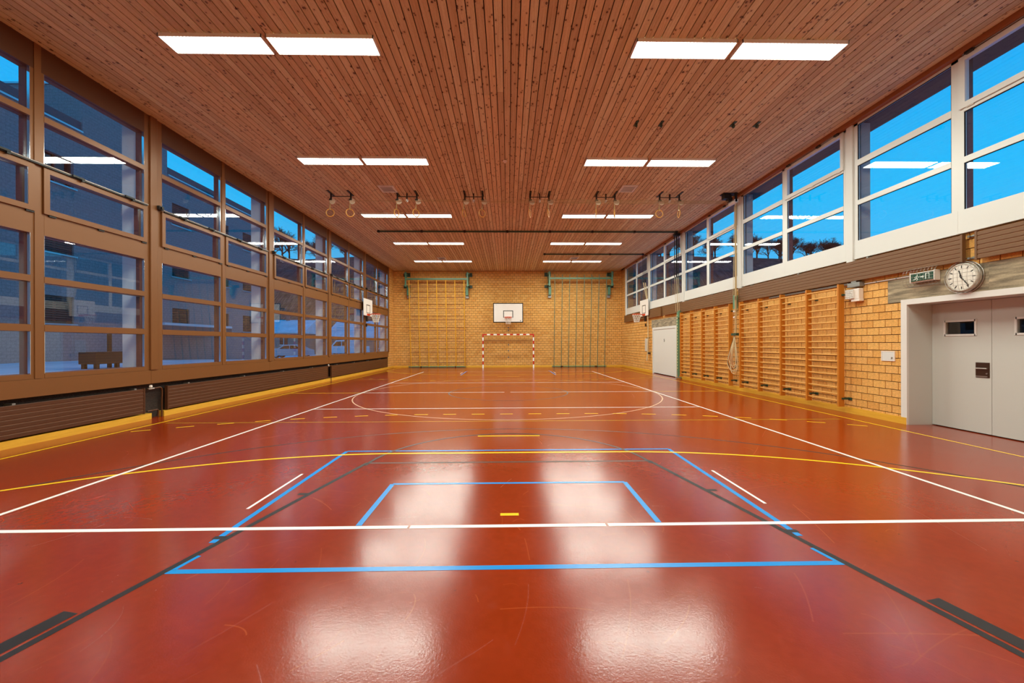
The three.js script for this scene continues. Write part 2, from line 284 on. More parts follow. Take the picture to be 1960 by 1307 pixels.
{ // wall behind the camera
  const w = structure('wall_front'); put('wall_surface', span(-7.9, 7.9, -0.2, 6.4, 4.02, 4.3), std({ color: 0xd9a058, roughness: 0.85 }), w);
}
{ // baseboards
  const b = (n, geo) => { const m = put(n, geo, M.base, scene); m.name = n; m.userData.kind = 'structure'; };
  b('baseboard_back', span(-7.2, 7.2, 0, 0.105, -D1 + 0.022, -D1 - 0.01));
  b('baseboard_left', [span(-7.32, -7.2, 0, 0.115, 4.0, -4.93), span(-7.32, -7.2, 0, 0.115, -5.22, -D1)]);
  b('baseboard_right', [span(7.187, 7.24, 0, 0.125, 3.9, 4.0), span(7.187, 7.24, 0, 0.125, -3.87, -13.75), span(7.187, 7.24, 0, 0.125, -16.64, -D1)]);
}

// ---------------------------------------------------------------- ceiling of separate planks
{
  const c = structure('ceiling');
  put('roof_slab', span(-7.85, 7.85, CH + 0.09, CH + 0.35, 4.3, -22.4), M.dark, c);
  put('felt_backing', span(-7.4, 7.4, CH + 0.04, CH + 0.06, 4.0, -22.02), M.dark, c);
  const pitch = 0.1253, gap = 0.015, x0 = -7.235, n = 114;
  for (let i = 0; i < n; i++) {
    const x = x0 + i * pitch, joint = i < 57 ? 4.1 + (i % 2) * 1.9 + rr(-0.06, 0.06) + (i % 5 === 0 ? 1 : 0) : 8 + (i % 3) * 2.4 + rr(-0.1, 0.1);
    for (const [a, b] of [[-3.98, joint - 0.002], [joint + 0.002, 21.99]]) {
      const g = span(x + gap / 2, x + pitch - gap / 2, CH + rr(-0.001, 0.001), CH + 0.022, -a, -b), p = g.attributes.position, uv = g.attributes.uv, o = rnd() * 3, o2 = rnd();
      for (let k = 0; k < p.count; k++) uv.setXY(k, p.getZ(k) + o, p.getX(k) - x + o2);
      put('plank', g, M.planks[Math.floor(rnd() * 4)], c);
    }
  }
  const t = put('trim_1', span(7.05, 7.2, 5.998, CH + 0.03, 4.0, -20.8), M.trimWood, scene); t.name = 'trim_1'; t.userData.kind = 'structure';
}

// ---------------------------------------------------------------- left window front
function jambs(g, d0, d1, y0, y1, z0, z1) { g.push(span(d0, d0 + 0.006, y0, y1, z0, z1), span(d1 - 0.006, d1, y0, y1, z0, z1), span(d0, d1, y0, y0 + 0.006, z0, z1), span(d0, d1, y1 - 0.006, y1, z0, z1)); }
const LROWS = [[1.05, 1.70], [1.80, 2.45], [2.545, 3.182], 'sash', [4.295, 4.94], [5.03, 5.68]];
for (let b = 0; b < 6; b++) { // local x = d, z = into the room
  const s = 5.18 + BAY * (b - 1) - (b === 0 ? 0 : 0), w = structure('window_' + (b + 1), [WLX, 0, 0], LEFT);
  if (b === 5) { /* bay nearest the camera wall, outside the frame */ }
  const s0 = b === 5 ? 5.18 - 2 * BAY : s;
  const cols = [[s0, s0 + 1.69], [s0 + 1.87, s0 + 3.575]];
  const first = s0 - 0.2, last = s0 + 3.776;
  put('post', [span(s0 - 0.14, s0, 0.98, CH, 0, -0.1), span(cols[1][1], s0 + 3.7, 0.98, CH, 0, -0.1)], M.brown, w);
  put('column_cover', [rbox(0.16, CH - 0.98, 0.16, 0.012, s0 + 3.76, (CH + 0.98) / 2, -0.045), span(s0 + 3.69, s0 + 3.84, 0.98, CH, -0.09, -0.12)], M.brown, w);
  if (b === 0 || b === 5) put('column_cover', rbox(0.16, CH - 0.98, 0.16, 0.012, s0 - 0.19, (CH + 0.98) / 2, -0.045), M.brown, w);
  put('mullion', [span(cols[0][1], cols[1][0], 0.98, CH, 0, -0.1), span((cols[0][1] + cols[1][0]) / 2 - 0.045, (cols[0][1] + cols[1][0]) / 2 + 0.045, 0.98, CH, 0.012, 0)], M.brown, w);
  put('header', span(s0 - 0.001, s0 + 3.576, 5.68, CH, 0.002, -0.1), M.brownDark, w);
  put('sill_panel', [span(s0 - 0.28, s0 + BAY - 0.285, 0.71, 0.972, 0.02, -0.14), span(s0 - 0.28, s0 + BAY - 0.285, 0.972, 0.98, 0.0, -0.14)], M.brown, w);
  for (const [a, z] of cols) {
    put('spandrel', span(a, z, 3.182, 3.515, 0.002, -0.1), M.brown, w);
    const rails = [[0.98, 1.05], [1.70, 1.80], [2.45, 2.545], [4.225, 4.295], [4.94, 5.03]];
    for (const [p, q] of rails) put('rail', span(a, z, p, q, 0.004, -0.09), M.brown, w);
    const oj = [], bead = [];
    for (const r of LROWS) if (r !== 'sash') { put('glass_pane', span(a - 0.005, z + 0.005, r[0] - 0.005, r[1] + 0.005, -0.042, -0.05), M.glass, w); jambs(oj, a, z, r[0], r[1], -0.051, -0.16); for (const q of [a + 0.002, z - 0.002]) bead.push(span(q - 0.0035, q + 0.0035, r[0], r[1], 0.0, -0.041)); }
    const sash = put('sash', [span(a - 0.03, z + 0.03, 3.515, 3.595, 0.035, -0.06), span(a - 0.03, z + 0.03, 4.147, 4.225, 0.035, -0.06), span(a - 0.03, a + 0.05, 3.595, 4.147, 0.035, -0.06), span(z - 0.05, z + 0.03, 3.595, 4.147, 0.035, -0.06)], M.brown, w);
    put('glass_pane', span(a + 0.045, z - 0.045, 3.59, 4.152, -0.02, -0.028), M.glass, sash);
    for (const h of [a + 0.1, (a + z) / 2, z - 0.02]) put('hinge', span(h - 0.05, h + 0.05, 3.49, 3.513, 0.025, 0.002), M.darkMetal, sash);
    for (const q of [a + 0.052, z - 0.052]) bead.push(span(q - 0.003, q + 0.003, 3.6, 4.143, 0.03, -0.018));
    jambs(oj, a + 0.03, z - 0.03, 3.57, 4.17, -0.062, -0.17);
    put('outer_reveal', oj, M.reveal, w); put('glazing_bead', bead, M.bead, w);
  }
}
const trim2 = put('trim_2', span(-7.3, -7.2, 5.9, CH + 0.04, -20.68, -20.79), M.brownDark, scene); trim2.name = 'trim_2'; trim2.userData.kind = 'structure';
// opener rods along the tilting sashes
const bayWord = ['nearest bay', 'second bay', 'third bay', 'fourth bay', 'farthest bay'];
for (let b = 0; b < 5; b++) {
  const s = 5.18 + BAY * (b - 1), o = thing('window_opener', `slim steel opener rod with black arms, ${bayWord[b]} of the brown window wall`, 'window opener', [WLX, 4.262, -s], LEFT, 'window opener rods');
  put('rod', rod([-0.1, 0, 0.05], [3.6, 0, 0.05], 0.014), M.steel, o); put('guide_bar', span(0, 3.58, -0.03, -0.008, 0.036, 0.062), M.darkMetal, o);
  for (const x of [0.45, 1.3, 2.3, 3.2]) put('arm', [span(x - 0.09, x + 0.09, -0.018, 0.012, 0.06, 0.085), span(x + 0.05, x + 0.09, -0.05, 0.0, 0.05, 0.08)], M.darkMetal, o);
  put('end_bracket', [span(-0.16, -0.06, -0.02, 0.06, 0.0, 0.09), rod([-0.11, 0.02, 0.05], [-0.11, 0.02, 0.12], 0.03)], M.darkMetal, o);
}

// ---------------------------------------------------------------- right clerestory windows
const RROWS = [[3.58, 4.31], [4.405, 5.115], [5.235, 5.955]];
for (let b = 0; b < 6; b++) { // local x = -d
  const s = b === 5 ? 5.16 - 2 * BAY : 5.16 + BAY * (b - 1), w = structure('window_' + (7 + b), [WRX, 0, 0], RIGHT);
  const cols = [[s, s + 1.72], [s + 1.9, s + 3.63]];
  const X = (d0, d1, y0, y1, z0, z1) => span(-d0, -d1, y0, y1, z0, z1);
  put('post', [X(s - 0.1, s, 3.58, 6.0, 0, -0.04), X(s + 3.63, s + 3.72, 3.58, 6.0, 0, -0.04)], M.cream, w);
  put('column_cover', rbox(0.156, CH - 3.1, 0.14, 0.008, -(s + 3.798), (CH + 3.1) / 2, -0.035), M.cream, w);
  if (b === 5 || b === 0) put('column_cover', rbox(0.14, CH - 3.1, 0.14, 0.008, -(s - 0.175), (CH + 3.1) / 2, -0.035), M.cream, w);
  put('mullion', X(cols[0][1], cols[1][0], 3.58, 6.0, 0, -0.04), M.cream, w);
  put('header', X(s - 0.1, s + 3.72, 5.955, 6.0, 0, -0.04), M.cream, w);
  for (const [i, [a, z]] of cols.entries()) put('sill_panel', X(i ? a - 0.09 : a - 0.1, i ? z + 0.09 : z + 0.088, 3.212, 3.58, 0.004, -0.12), M.cream, w);
  const reveal = [], gasket = [];
  cols.forEach(([a, z], i) => {
    if (i === 0) reveal.push(X(z - 0.001, z + 0.006, 3.58, 5.98, -0.041, -0.145));
    for (const r of i ? RROWS : RROWS.slice(0, 2)) gasket.push(X(a, a + 0.006, r[0], r[1], 0, -0.019), X(z - 0.008, z, r[0], r[1], 0, -0.019), X(a, z, r[1] - 0.008, r[1], 0, -0.019));
    put('rail', X(a, z, 4.31, 4.405, 0.008, -0.04), M.cream, w);
    put('rail', X(a, z, 5.115, 5.16, 0.008, -0.04), M.cream, w);
    for (const r of RROWS.slice(0, 2)) put('glass_pane', X(a - 0.005, z + 0.005, r[0] - 0.005, r[1] + 0.005, -0.02, -0.028), M.glass, w);
    if (i === 0) { // tilting sash
      const q = put('sash', [X(a - 0.02, z + 0.05, 5.165, 5.25, 0.035, -0.035), X(a - 0.02, z + 0.05, 5.9, 5.975, 0.035, -0.035), X(a - 0.02, a + 0.05, 5.25, 5.9, 0.035, -0.035), X(z - 0.04, z + 0.05, 5.25, 5.9, 0.035, -0.035)], M.cream, w);
      put('glass_pane', X(a + 0.045, z - 0.035, 5.245, 5.905, 0.012, 0.004), M.glass, q);
      for (const h of [a + 0.1, (a + z) / 2, z - 0.1]) put('hinge', X(h - 0.05, h + 0.05, 5.15, 5.17, 0.03, 0.01), M.creamDark, q);
    } else { put('rail', X(a, z, 5.16, 5.235, 0.006, -0.04), M.cream, w); put('glass_pane', X(a - 0.005, z + 0.005, 5.23, 5.96, -0.02, -0.028), M.glass, w); }
  });
  put('outer_reveal', reveal, M.reveal, w); put('gasket', gasket, M.dark, w);
  if (b < 5) {
    const o = thing('window_opener', `grey scissor opener above the tilting sash, ${bayWord[b]} of the white clerestory windows`, 'window opener', [WRX - 0.02, 5.99, -(s + 0.9)], RIGHT, 'clerestory window openers');
    put('cover', rbox(0.36, 0.03, 0.045, 0.008, 0.55, 0.0, 0.03), M.gal, o); put('rod', rod([-0.8, 0.0, 0.03], [0.75, 0.0, 0.03], 0.008), M.gal, o);
    for (const x of [-0.7, 0.28, 0.78]) put('arm', [span(x - 0.05, x + 0.05, -0.03, 0.02, 0.0, 0.06), rod([x, 0, 0.05], [x + 0.09, -0.03, 0.06], 0.012)], M.darkMetal, o);
  }
}

// ---------------------------------------------------------------- radiators
function radiator(label, at, turn, L, Hh, n, mat, group, valve) {
  const o = thing('radiator', label, 'radiator', at, turn, group), h = Hh / n;
  put('back_plate', span(0.01, L - 0.01, 0.01, Hh - 0.01, 0.008, 0.052), M.plate, o);
  for (let i = 0; i < n; i++) put('panel_strip', rbox(L, h - 0.009, 0.028, 0.006, L / 2, h * (i + 0.5), 0.046), mat, o);
  for (const x of [0.012, L - 0.012]) put('end_cap', span(x - 0.014, x + 0.014, -0.004, Hh + 0.006, 0.006, 0.066), mat, o);
  for (let x = 0.6; x < L; x += 1.9) put('wall_bracket', span(x - 0.02, x + 0.02, Hh - 0.02, Hh + 0.02, at[0] > 0 ? -0.045 : -0.088, 0.035), M.gal, o);
  return o;
}
const RL = -7.25;
radiator('long dark brown slatted radiator under the left windows, nearest of three', [RL, 0.135, 3.6], LEFT, 8.37, 0.488, 7, M.radBrown, 'radiators under the brown windows');
radiator('long dark brown slatted radiator under the left windows, middle of three', [RL, 0.135, -5.29], LEFT, 7.5, 0.488, 7, M.radBrown, 'radiators under the brown windows');
radiator('long dark brown slatted radiator under the left windows, ending at the brick pier', [RL, 0.135, -13.1], LEFT, 7.55, 0.488, 7, M.radBrown, 'radiators under the brown windows');
{ const p = (label, z, two) => {
  const o = thing('heating_pipe', label, 'pipe', [-7.22, 0, -z], LEFT, 'radiator pipes');
  put('supply_pipe', tube([[-0.1, 0.61, 0.02], [0.1, 0.61, 0.02], [0.2, 0.61, 0.02], [0.235, 0.57, 0.02], [0.235, 0.3, 0.02], [0.235, 0.0, 0.02]], 0.014, 40, 8), M.brownDark, o);
  put('return_pipe', tube([[-0.1, 0.165, 0.02], [0.08, 0.165, 0.02], [0.13, 0.165, 0.02], [0.15, 0.14, 0.02], [0.15, 0, 0.02]], 0.013, 24, 8), M.brownDark, o);
  const v = put('valve', [rod([-0.02, 0.59, 0.02], [-0.02, 0.64, 0.02], 0.016), rod([-0.07, 0.605, 0.02], [0.05, 0.605, 0.02], 0.017)], M.steel, o);
  put('valve_knob', [rod([-0.02, 0.635, 0.02], [-0.02, 0.68, 0.02], 0.03, 0.024, 14)], M.plastic, v); };
  p('brown heating pipes with white valve knob in the gap behind the nearest left radiator', 4.93); p('brown heating pipes with white valve knob beside the far left radiators', 12.88);
}
const RR = 7.16, R4 = 'radiators below the clerestory';
radiator('brown slatted wall radiator above the double doors, cut off by the frame edge', [RR, 2.755, -2.72], RIGHT, 5.0, 0.42, 6, M.radRight, R4);
radiator('brown slatted wall radiator running from the clock to the hanging ropes', [RR, 2.755, -8.98], RIGHT, 6.09, 0.42, 6, M.radRight, R4);
radiator('brown slatted wall radiator above the far set of wall bars', [RR, 2.755, -15.06], RIGHT, 5.8, 0.42, 6, M.radRight, R4);
radiator('brown slatted wall radiator behind the right basketball hoop, ending at the far corner', [RR, 2.755, -21.1], RIGHT, 5.85, 0.42, 6, M.radRight, R4);
{ const o = thing('heating_pipe', 'brass-jointed heating pipes between the brown radiators above the round clock', 'pipe', [7.19, 0, -2.8], RIGHT);
  for (const y of [2.8, 3.14]) put('connector', [rod([-0.09, y, 0], [0.09, y, 0], 0.012), rod([-0.02, y, 0], [0.04, y, 0], 0.02), rod([-0.06, y, -0.01], [-0.06, y, 0.03], 0.018)], M.gal, o);
  put('riser', rod([0.055, 2.8, 0], [0.055, 2.93, 0], 0.008), M.brownDark, o); }

// ---------------------------------------------------------------- doors
{
  const dr = structure('door_1', [WX, 0, 0], RIGHT), X = (d0, d1, y0, y1, z0, z1) => span(-d0, -d1, y0, y1, z0, z1), i0 = 1.99, i1 = 3.86;
  put('door_frame', [X(i1, DOOR.d1, 0, DOOR.top, 0.016, -0.02), X(DOOR.d0, i0, 0, DOOR.top, 0.016, -0.02), X(i0, i1, 2.175, DOOR.top, 0.016, -0.02)], M.greyFrame, dr);
  put('door_lining', [X(i1, i1 + 0.05, 0, 2.22, -0.02, -0.52), X(i0 - 0.05, i0, 0, 2.22, -0.02, -0.52), X(i0, i1, 2.175, 2.225, -0.02, -0.52)], M.grey, dr);
  for (const k of [0, 1]) {
    const a = k ? i0 + 0.003 : 2.967, z = k ? 2.961 : i1 - 0.003, wa = k ? 2.20 : 3.18, wz = k ? 2.66 : 3.645;
    const leaf = put('door_leaf', [X(a, wa, 0.015, 2.17, -0.45, -0.51), X(wz, z, 0.015, 2.17, -0.45, -0.51), X(wa, wz, 0.015, 1.615, -0.45, -0.51), X(wa, wz, 1.855, 2.17, -0.45, -0.51)], M.grey, dr);
    put('window_bead', [X(wa - 0.015, wa + 0.015, 1.6, 1.87, -0.44, -0.46), X(wz - 0.015, wz + 0.015, 1.6, 1.87, -0.44, -0.46), X(wa, wz, 1.6, 1.63, -0.44, -0.46), X(wa, wz, 1.84, 1.87, -0.44, -0.46)], M.greyFrame, leaf);
    put('glass_pane', X(wa, wz, 1.61, 1.86, -0.475, -0.482), M.glass, leaf);
    if (!k) {
      put('handle_plate', rbox(0.19, 0.245, 0.012, 0.005, -3.085, 1.04, -0.446), std({ color: 0x5a4438, roughness: 0.3, metalness: 0.7 }), leaf);
      put('handle', [rod([-3.16, 1.065, -0.425], [-3.01, 1.065, -0.425], 0.012), rod([-3.02, 1.065, -0.45], [-3.02, 1.065, -0.42], 0.01)], M.steel, leaf);
      put('lock', [rod([-3.02, 0.985, -0.45], [-3.02, 0.985, -0.43], 0.012), span(-3.17, -3.01, 0.928, 0.945, -0.446, -0.432)], M.steel, leaf);
    }
  }
  put('corridor', [X(1.6, 4.3, -0.2, 3.0, -2.2, -2.3), X(1.5, 1.6, -0.2, 3.0, -0.52, -2.2), X(4.2, 4.3, -0.2, 3.0, -0.52, -2.2), X(1.6, 4.3, 2.6, 2.7, -0.52, -2.2), X(1.6, 4.3, -0.2, 0, -0.7, -2.2)], std({ color: 0x3a3a46, roughness: 0.9 }), dr);
}
{
  const dr = structure('door_2', [WX, 0, 0], RIGHT), X = (d0, d1, y0, y1, z0, z1) => span(-d0, -d1, y0, y1, z0, z1);
  put('door_frame', [X(13.77, 13.9, 0, 2.255, 0.012, -0.1), X(16.5, 16.62, 0, 2.255, 0.012, -0.1), X(13.9, 16.5, 2.15, 2.255, 0.012, -0.1)], M.cream, dr);
  const leaf = put('door_leaf', X(13.905, 16.495, 0.035, 2.145, -0.01, -0.06), M.cream, dr);
  const font = await new FontLoader().loadAsync('fonts/droid/droid_sans_bold.typeface.json');
  const n5 = new TextGeometry('5', { font, size: 0.13, depth: 0.006, curveSegments: 6 }); n5.center(); n5.translate(-15.15, 1.62, -0.006);
  put('number', n5, M.ink, leaf, { label: 'dark number 5 on the pale door' });
  put('storage_room', X(13.7, 16.7, -0.2, 2.4, -0.32, -0.4), M.dark, dr);
}

// ---------------------------------------------------------------- wall bars
function wallBars(label, ds) {
  const o = thing('wall_bars', label, 'wall bars', [WX, 0, -ds[0]], RIGHT, 'wooden wall bars'), x = ds.map(d => -(d - ds[0]));
  ds.forEach((d, i) => {
    const u = put('upright', rbox(0.045, 2.6, 0.125, 0.006, x[i] - 0.02, 1.43, 0.15), M.oakV, o);
    for (const y of [0.3, 2.5]) put('wall_bracket', [span(x[i] + 0.0, x[i] + 0.035, y - 0.015, y + 0.02, 0.0, 0.15), span(x[i] - 0.0, x[i] + 0.09, y - 0.03, y + 0.03, 0.0, 0.012)], M.greenDark, u);
  });
  for (let f = 0; f < 4; f++) for (let k = 0; k < 18; k++) {
    const y = 0.245 + k * 0.1404, g = new THREE.CylinderGeometry(0.0155, 0.0155, Math.abs(x[f + 1] - x[f]) - 0.04, 8); g.rotateZ(Math.PI / 2); g.scale(1, 1.12, 0.82);
    g.translate((x[f] + x[f + 1]) / 2 - 0.02, y, 0.168 + (k === 17 ? 0.03 : 0)); put('rung', g, M.oak, o);
  }
  return o;
}
wallBars('yellow wooden wall bars of four fields beside the double doors', [5.12, 6.03, 6.93, 7.84, 8.74]);
wallBars('yellow wooden wall bars of four fields beside the green mast', [9.33, 10.23, 11.13, 12.03, 12.93]);

// ---------------------------------------------------------------- ceiling lamps
const rowWord = ['first row from the camera', 'second row', 'third row', 'fourth row', 'last row before the brick wall', 'row behind the camera'];
{
  const lampZ = [2.91, 6.78, 11.02, 14.95, 18.9, -0.97], LX = [[-5.175, -3.665, 'left lamp line, outer lamp'], [-3.605, -2.02, 'left lamp line, inner lamp'], [1.925, 3.46, 'right lamp line, inner lamp'], [3.53, 5.165, 'right lamp line, outer lamp']];
  for (let r = 0; r < 6; r++) for (const [a, b, word] of LX) {
    const L = b - a, o = thing('ceiling_lamp', `bright louvred ceiling lamp, ${rowWord[r]}, ${word}`, 'ceiling lamp', [(a + b) / 2, CH, -lampZ[r]], 0, 'louvred ceiling lamps'), w = 0.37;
    put('housing', [span(-L / 2, L / 2, -0.05, 0.002, -w / 2, -w / 2 + 0.012), span(-L / 2, L / 2, -0.05, 0.002, w / 2 - 0.012, w / 2), span(-L / 2, -L / 2 + 0.012, -0.05, 0.002, -w / 2, w / 2), span(L / 2 - 0.012, L / 2, -0.05, 0.002, -w / 2, w / 2)], M.louvre, o);
    put('diffuser', span(-L / 2 + 0.012, L / 2 - 0.012, -0.03, -0.012, -w / 2 + 0.012, w / 2 - 0.012), M.glow, o);
    const bl = []; for (let k = 1; k < 30; k++) bl.push(span(-L / 2 + L * k / 30 - 0.002, -L / 2 + L * k / 30 + 0.002, -0.048, -0.03, -w / 2 + 0.012, w / 2 - 0.012));
    put('louvre', bl, M.louvre, o);
    const lamp = new THREE.RectAreaLight(new THREE.Color().setRGB(...LAMP_TINT), LAMP_LEVEL, L - 0.03, w - 0.03);
    lamp.name = 'lamp_light'; lamp.position.set(0, -0.056, 0); lamp.rotation.x = -Math.PI / 2; o.add(lamp);
  }
}

// ---------------------------------------------------------------- things on the ceiling
function vent(label, x, d) {
  const o = thing('ceiling_vent', label, 'vent', [x, CH, -d], 0, 'ceiling vents');
  put('frame', [span(-0.23, 0.23, -0.02, 0, -0.26, -0.2), span(-0.23, 0.23, -0.02, 0, 0.2, 0.26), span(-0.23, -0.17, -0.02, 0, -0.2, 0.2), span(0.17, 0.23, -0.02, 0, -0.2, 0.2)], M.cream, o);
  put('backing', span(-0.17, 0.17, -0.006, 0, -0.2, 0.2), M.cream, o);
  for (let i = 0; i < 7; i++) { const g = box(0.34, 0.004, 0.028); g.rotateX(0.35); g.translate(0, -0.012, -0.17 + i * 0.057); put('slat', g, M.cream, o); }
}
vent('pale square ceiling vent above the second pair of rings from the brown windows', -3.57, 8.64); vent('pale square ceiling vent above the rings nearest the white windows', 3.54, 8.55);
vent('far ceiling vent beside the last lamp on the brown-window side', -3.57, 18.3); vent('far ceiling vent beside the last lamp on the white-window side', 3.54, 18.2);
{ const o = thing('smoke_detector', 'small round white smoke detector in the middle of the wooden ceiling', 'smoke detector', [-0.09, CH, -6.8]);
  put('base', rod([0, -0.012, 0], [0, 0, 0], 0.055, 0.055, 20), M.plastic, o); put('sensor', rod([0, -0.045, 0], [0, -0.012, 0], 0.028, 0.042, 20), M.plastic, o); }
[[2.66, 'first'], [3.18, 'second'], [4.7, 'third'], [5.2, 'fourth']].forEach(([x, word]) => {
  const o = thing('ceiling_hook', `dark green steel ceiling hook, ${word} from the hall axis in its row`, 'hook', [x, CH, -5.04], 0, 'ceiling hooks');
  put('plate', span(-0.03, 0.03, -0.012, 0, -0.1, 0.1), M.greenDark, o); put('eye', [span(-0.012, 0.012, -0.07, -0.01, -0.03, 0.02), (() => { const g = new THREE.TorusGeometry(0.03, 0.008, 6, 14); g.rotateY(Math.PI / 2); g.translate(0, -0.07, 0.03); return g; })()], M.greenDark, o);
});
const ringPairs = [[-5.4, -4.8, 0], [-3.39, -2.8, 1], [-1.34, -0.79, 1], [0.67, 1.24, 1], [2.71, 3.28, 1], [4.67, 5.28, 1]];
const ringWord = ['nearest the brown windows', 'second pair from the brown windows', 'third pair from the brown windows', 'third pair from the white windows', 'second pair from the white windows', 'nearest the white windows'];
ringPairs.forEach(([a, b, mid], i) => {
  const o = thing('gymnastic_rings', `pair of wooden gymnastic rings pulled up to the ceiling, ${ringWord[i]}`, 'gym rings', [(a + b) / 2, CH, -9.0], 0, 'gymnastic rings'), h = (b - a) / 2;
  put('crossbar', rod([-h, -0.1, 0], [h, -0.1, 0], 0.012), M.darkMetal, o);
  if (mid) { const p = put('middle_bracket', span(-0.014, 0.014, -0.2, 0, -0.03, 0.03), M.darkMetal, o); put('pulley', (() => { const g = new THREE.CylinderGeometry(0.045, 0.045, 0.05, 16); g.rotateZ(Math.PI / 2 - 0.5); g.translate(0, -0.22, 0); return g; })(), M.cream, p); }
  for (const [q, s] of [[-h, 0], [h, 1]]) {
    const sl = -((a + b) / 2 + q) * 0.035;
    put('ceiling_bracket', [span(q - 0.03, q + 0.03, -0.014, 0, -0.22, 0.24), span(q - 0.02, q + 0.02, -0.2, 0, -0.04, 0.0), span(q - 0.04, q + 0.04, -0.22, -0.18, -0.05, 0.04)], M.darkMetal, o);
    const wheel = new THREE.CylinderGeometry(0.085, 0.085, 0.03, 24); wheel.rotateX(Math.PI / 2); wheel.translate(q + 0.05, -0.255, 0.0); put('sheave', wheel, M.sheave, o);
    put('strap', [rod([q - 0.01, -0.25, 0], [q - 0.02, -0.46, 0], 0.01), rod([q - 0.035, -0.46, 0], [q - 0.02, -0.3, 0.01], 0.007), rod([q - 0.02, -0.44, 0.01], [q - 0.02, -0.52, 0.01], 0.016)], M.strap, o);
    const ring = new THREE.TorusGeometry(0.115, 0.015, 8, 32); ring.rotateY([0.15, 0.6, 1.2, 0.9, 1.25, 0.7, 1.3, 1.3, 1.35, 1.2, 0.1, 1.45][i * 2 + s]); ring.translate(q - 0.02, -0.6, 0.0); put('ring', ring, M.oak, o);
  }
});
{ const o = thing('hoist_rope', 'thin ropes stretched along the ceiling past the gymnastic rings to the winch', 'rope', [0, 5.83, -9]);
  for (const [y, z, a] of [[0, 0.05, -4.7], [0.03, 0.08, -2.7], [-0.035, 0.02, -0.7], [0.05, 0.1, 0.5]]) put('rope', rod([a, y, z], [6.75, y * 0.6 - 0.02, z], 0.006, 0.006, 5), M.strap, o); }
{ const o = thing('rope_winch', 'black ceiling winch with a pale roller above the hanging ropes', 'winch', [6.82, CH, -8.95], 0);
  put('plate', span(-0.25, 0.2, -0.02, 0, -0.12, 0.12), M.darkMetal, o); put('housing', [span(-0.2, -0.02, -0.16, -0.02, -0.1, 0.08), span(0.06, 0.12, -0.3, -0.02, -0.14, -0.1), span(0.06, 0.12, -0.3, -0.02, 0.16, 0.2)], M.darkMetal, o);
  for (const z of [-0.06, 0, 0.06]) put('sheave', (() => { const g = new THREE.CylinderGeometry(0.07, 0.07, 0.025, 18); g.rotateX(Math.PI / 2); g.translate(-0.02, -0.17, z); return g; })(), M.darkMetal, o);
  put('roller', (() => { const g = new THREE.CylinderGeometry(0.062, 0.062, 0.34, 20); g.rotateX(Math.PI / 2); g.translate(0.09, -0.27, 0.03); return g; })(), M.cream, o); }
{ const o = thing('hanging_ropes', 'pale ropes hanging from the winch between the wall bars, ends coiled', 'rope', [7.0, 0, -9.05]);
  [[-0.03, 0.1], [0, 0.14], [0.02, 0.06], [0.05, 0.02], [0.07, -0.05], [0.09, -0.12], [0.09, -0.2]].forEach(([x, z], i) => put('rope', rod([x + 0.02, 5.78, z * 0.8], [x, i < 4 ? 1.75 : 2.5, z], 0.007, 0.007, 5), i % 3 === 1 ? M.strap : M.rope, o));
  put('cleat', [span(-0.06, 0.16, 1.72, 1.79, -0.06, 0.2), span(0.0, 0.2, 1.75, 1.8, 0.0, 0.03)], M.greenDark, o);
  put('pulley_block', [span(0.06, 0.15, 2.56, 2.98, -0.16, -0.06)], M.green, o); put('clip', [span(0.0, 0.05, 2.82, 2.93, 0.02, 0.06)], M.boardBlack, o);
  for (const y of [2.28, 2.46]) put('knob', (() => { const g = new THREE.SphereGeometry(0.035, 12, 8); g.translate(0.0, y, 0.02); return g; })(), M.plastic, o);
  for (let k = 0; k < 7; k++) { const w = -0.06 - 0.05 * k, lo = 0.78 - 0.08 * (k % 4), z = 0.04 - 0.02 * (k % 3); put('coil', tube([[0, 1.72, z + 0.02], [-0.04, 1.3, z + 0.02 + w * 0.5], [-0.05, lo + 0.2, z + 0.04 + w], [-0.03, lo, z + 0.03 + w * 0.5], [0, lo + 0.04, z - w * 0.3], [0, lo + 0.3, z - w * 0.4], [0, 1.72, z]], 0.009, 36, 5), k === 5 ? M.ropeDark : M.rope, o); } }
function ceilingRail(label, x0, x1, d, dark) {
  const o = thing('ceiling_rail', label, 'ceiling rail', [0, CH, -d], 0, 'steel ceiling rails');
  put('rail', [span(x0, x1, -0.07, -0.02, -0.03, 0.03)], M.greenDark, o);
  const n = Math.round((x1 - x0) / 1.75); for (let i = 0; i <= n; i++) put('hanger', span(x0 + 0.06 + (x1 - x0 - 0.12) * i / n - 0.04, x0 + 0.06 + (x1 - x0 - 0.12) * i / n + 0.04, -0.085, 0, -0.045, 0.045), M.darkMetal, o);
}
ceilingRail('long dark steel rail across the ceiling behind the third lamp row', -5.3, 6.95, 13.0); ceilingRail('short dark steel rail on the ceiling before the last lamp row', 1.79, 6.95, 17.1);
{ const o = thing('pole_mast', 'green perforated steel mast on the brick wall beside the pale door', 'mast', [7.08, 0, -13.25], RIGHT);
  put('rail', [rbox(0.1, 2.45, 0.1, 0.006, -0.08, 1.57, -0.02), span(-0.14, -0.02, 0.12, 0.34, -0.06, 0.03)], M.green, o);
  for (let k = 0; k < 19; k++) put('notch_plate', span(-0.135, -0.025, 0.42 + k * 0.122, 0.47 + k * 0.122, 0.028, 0.045), std({ color: 0xb8c29a, roughness: 0.5 }), o);
  put('foot', [rod([-0.08, 0.08, 0], [-0.08, 0.32, 0], 0.045, 0.045, 14), rbox(0.16, 0.05, 0.2, 0.01, -0.02, 0.05, 0.02)], M.gal, o);
  put('head_block', rbox(0.12, 0.3, 0.1, 0.01, 0.06, 2.7, 0), M.green, o); }
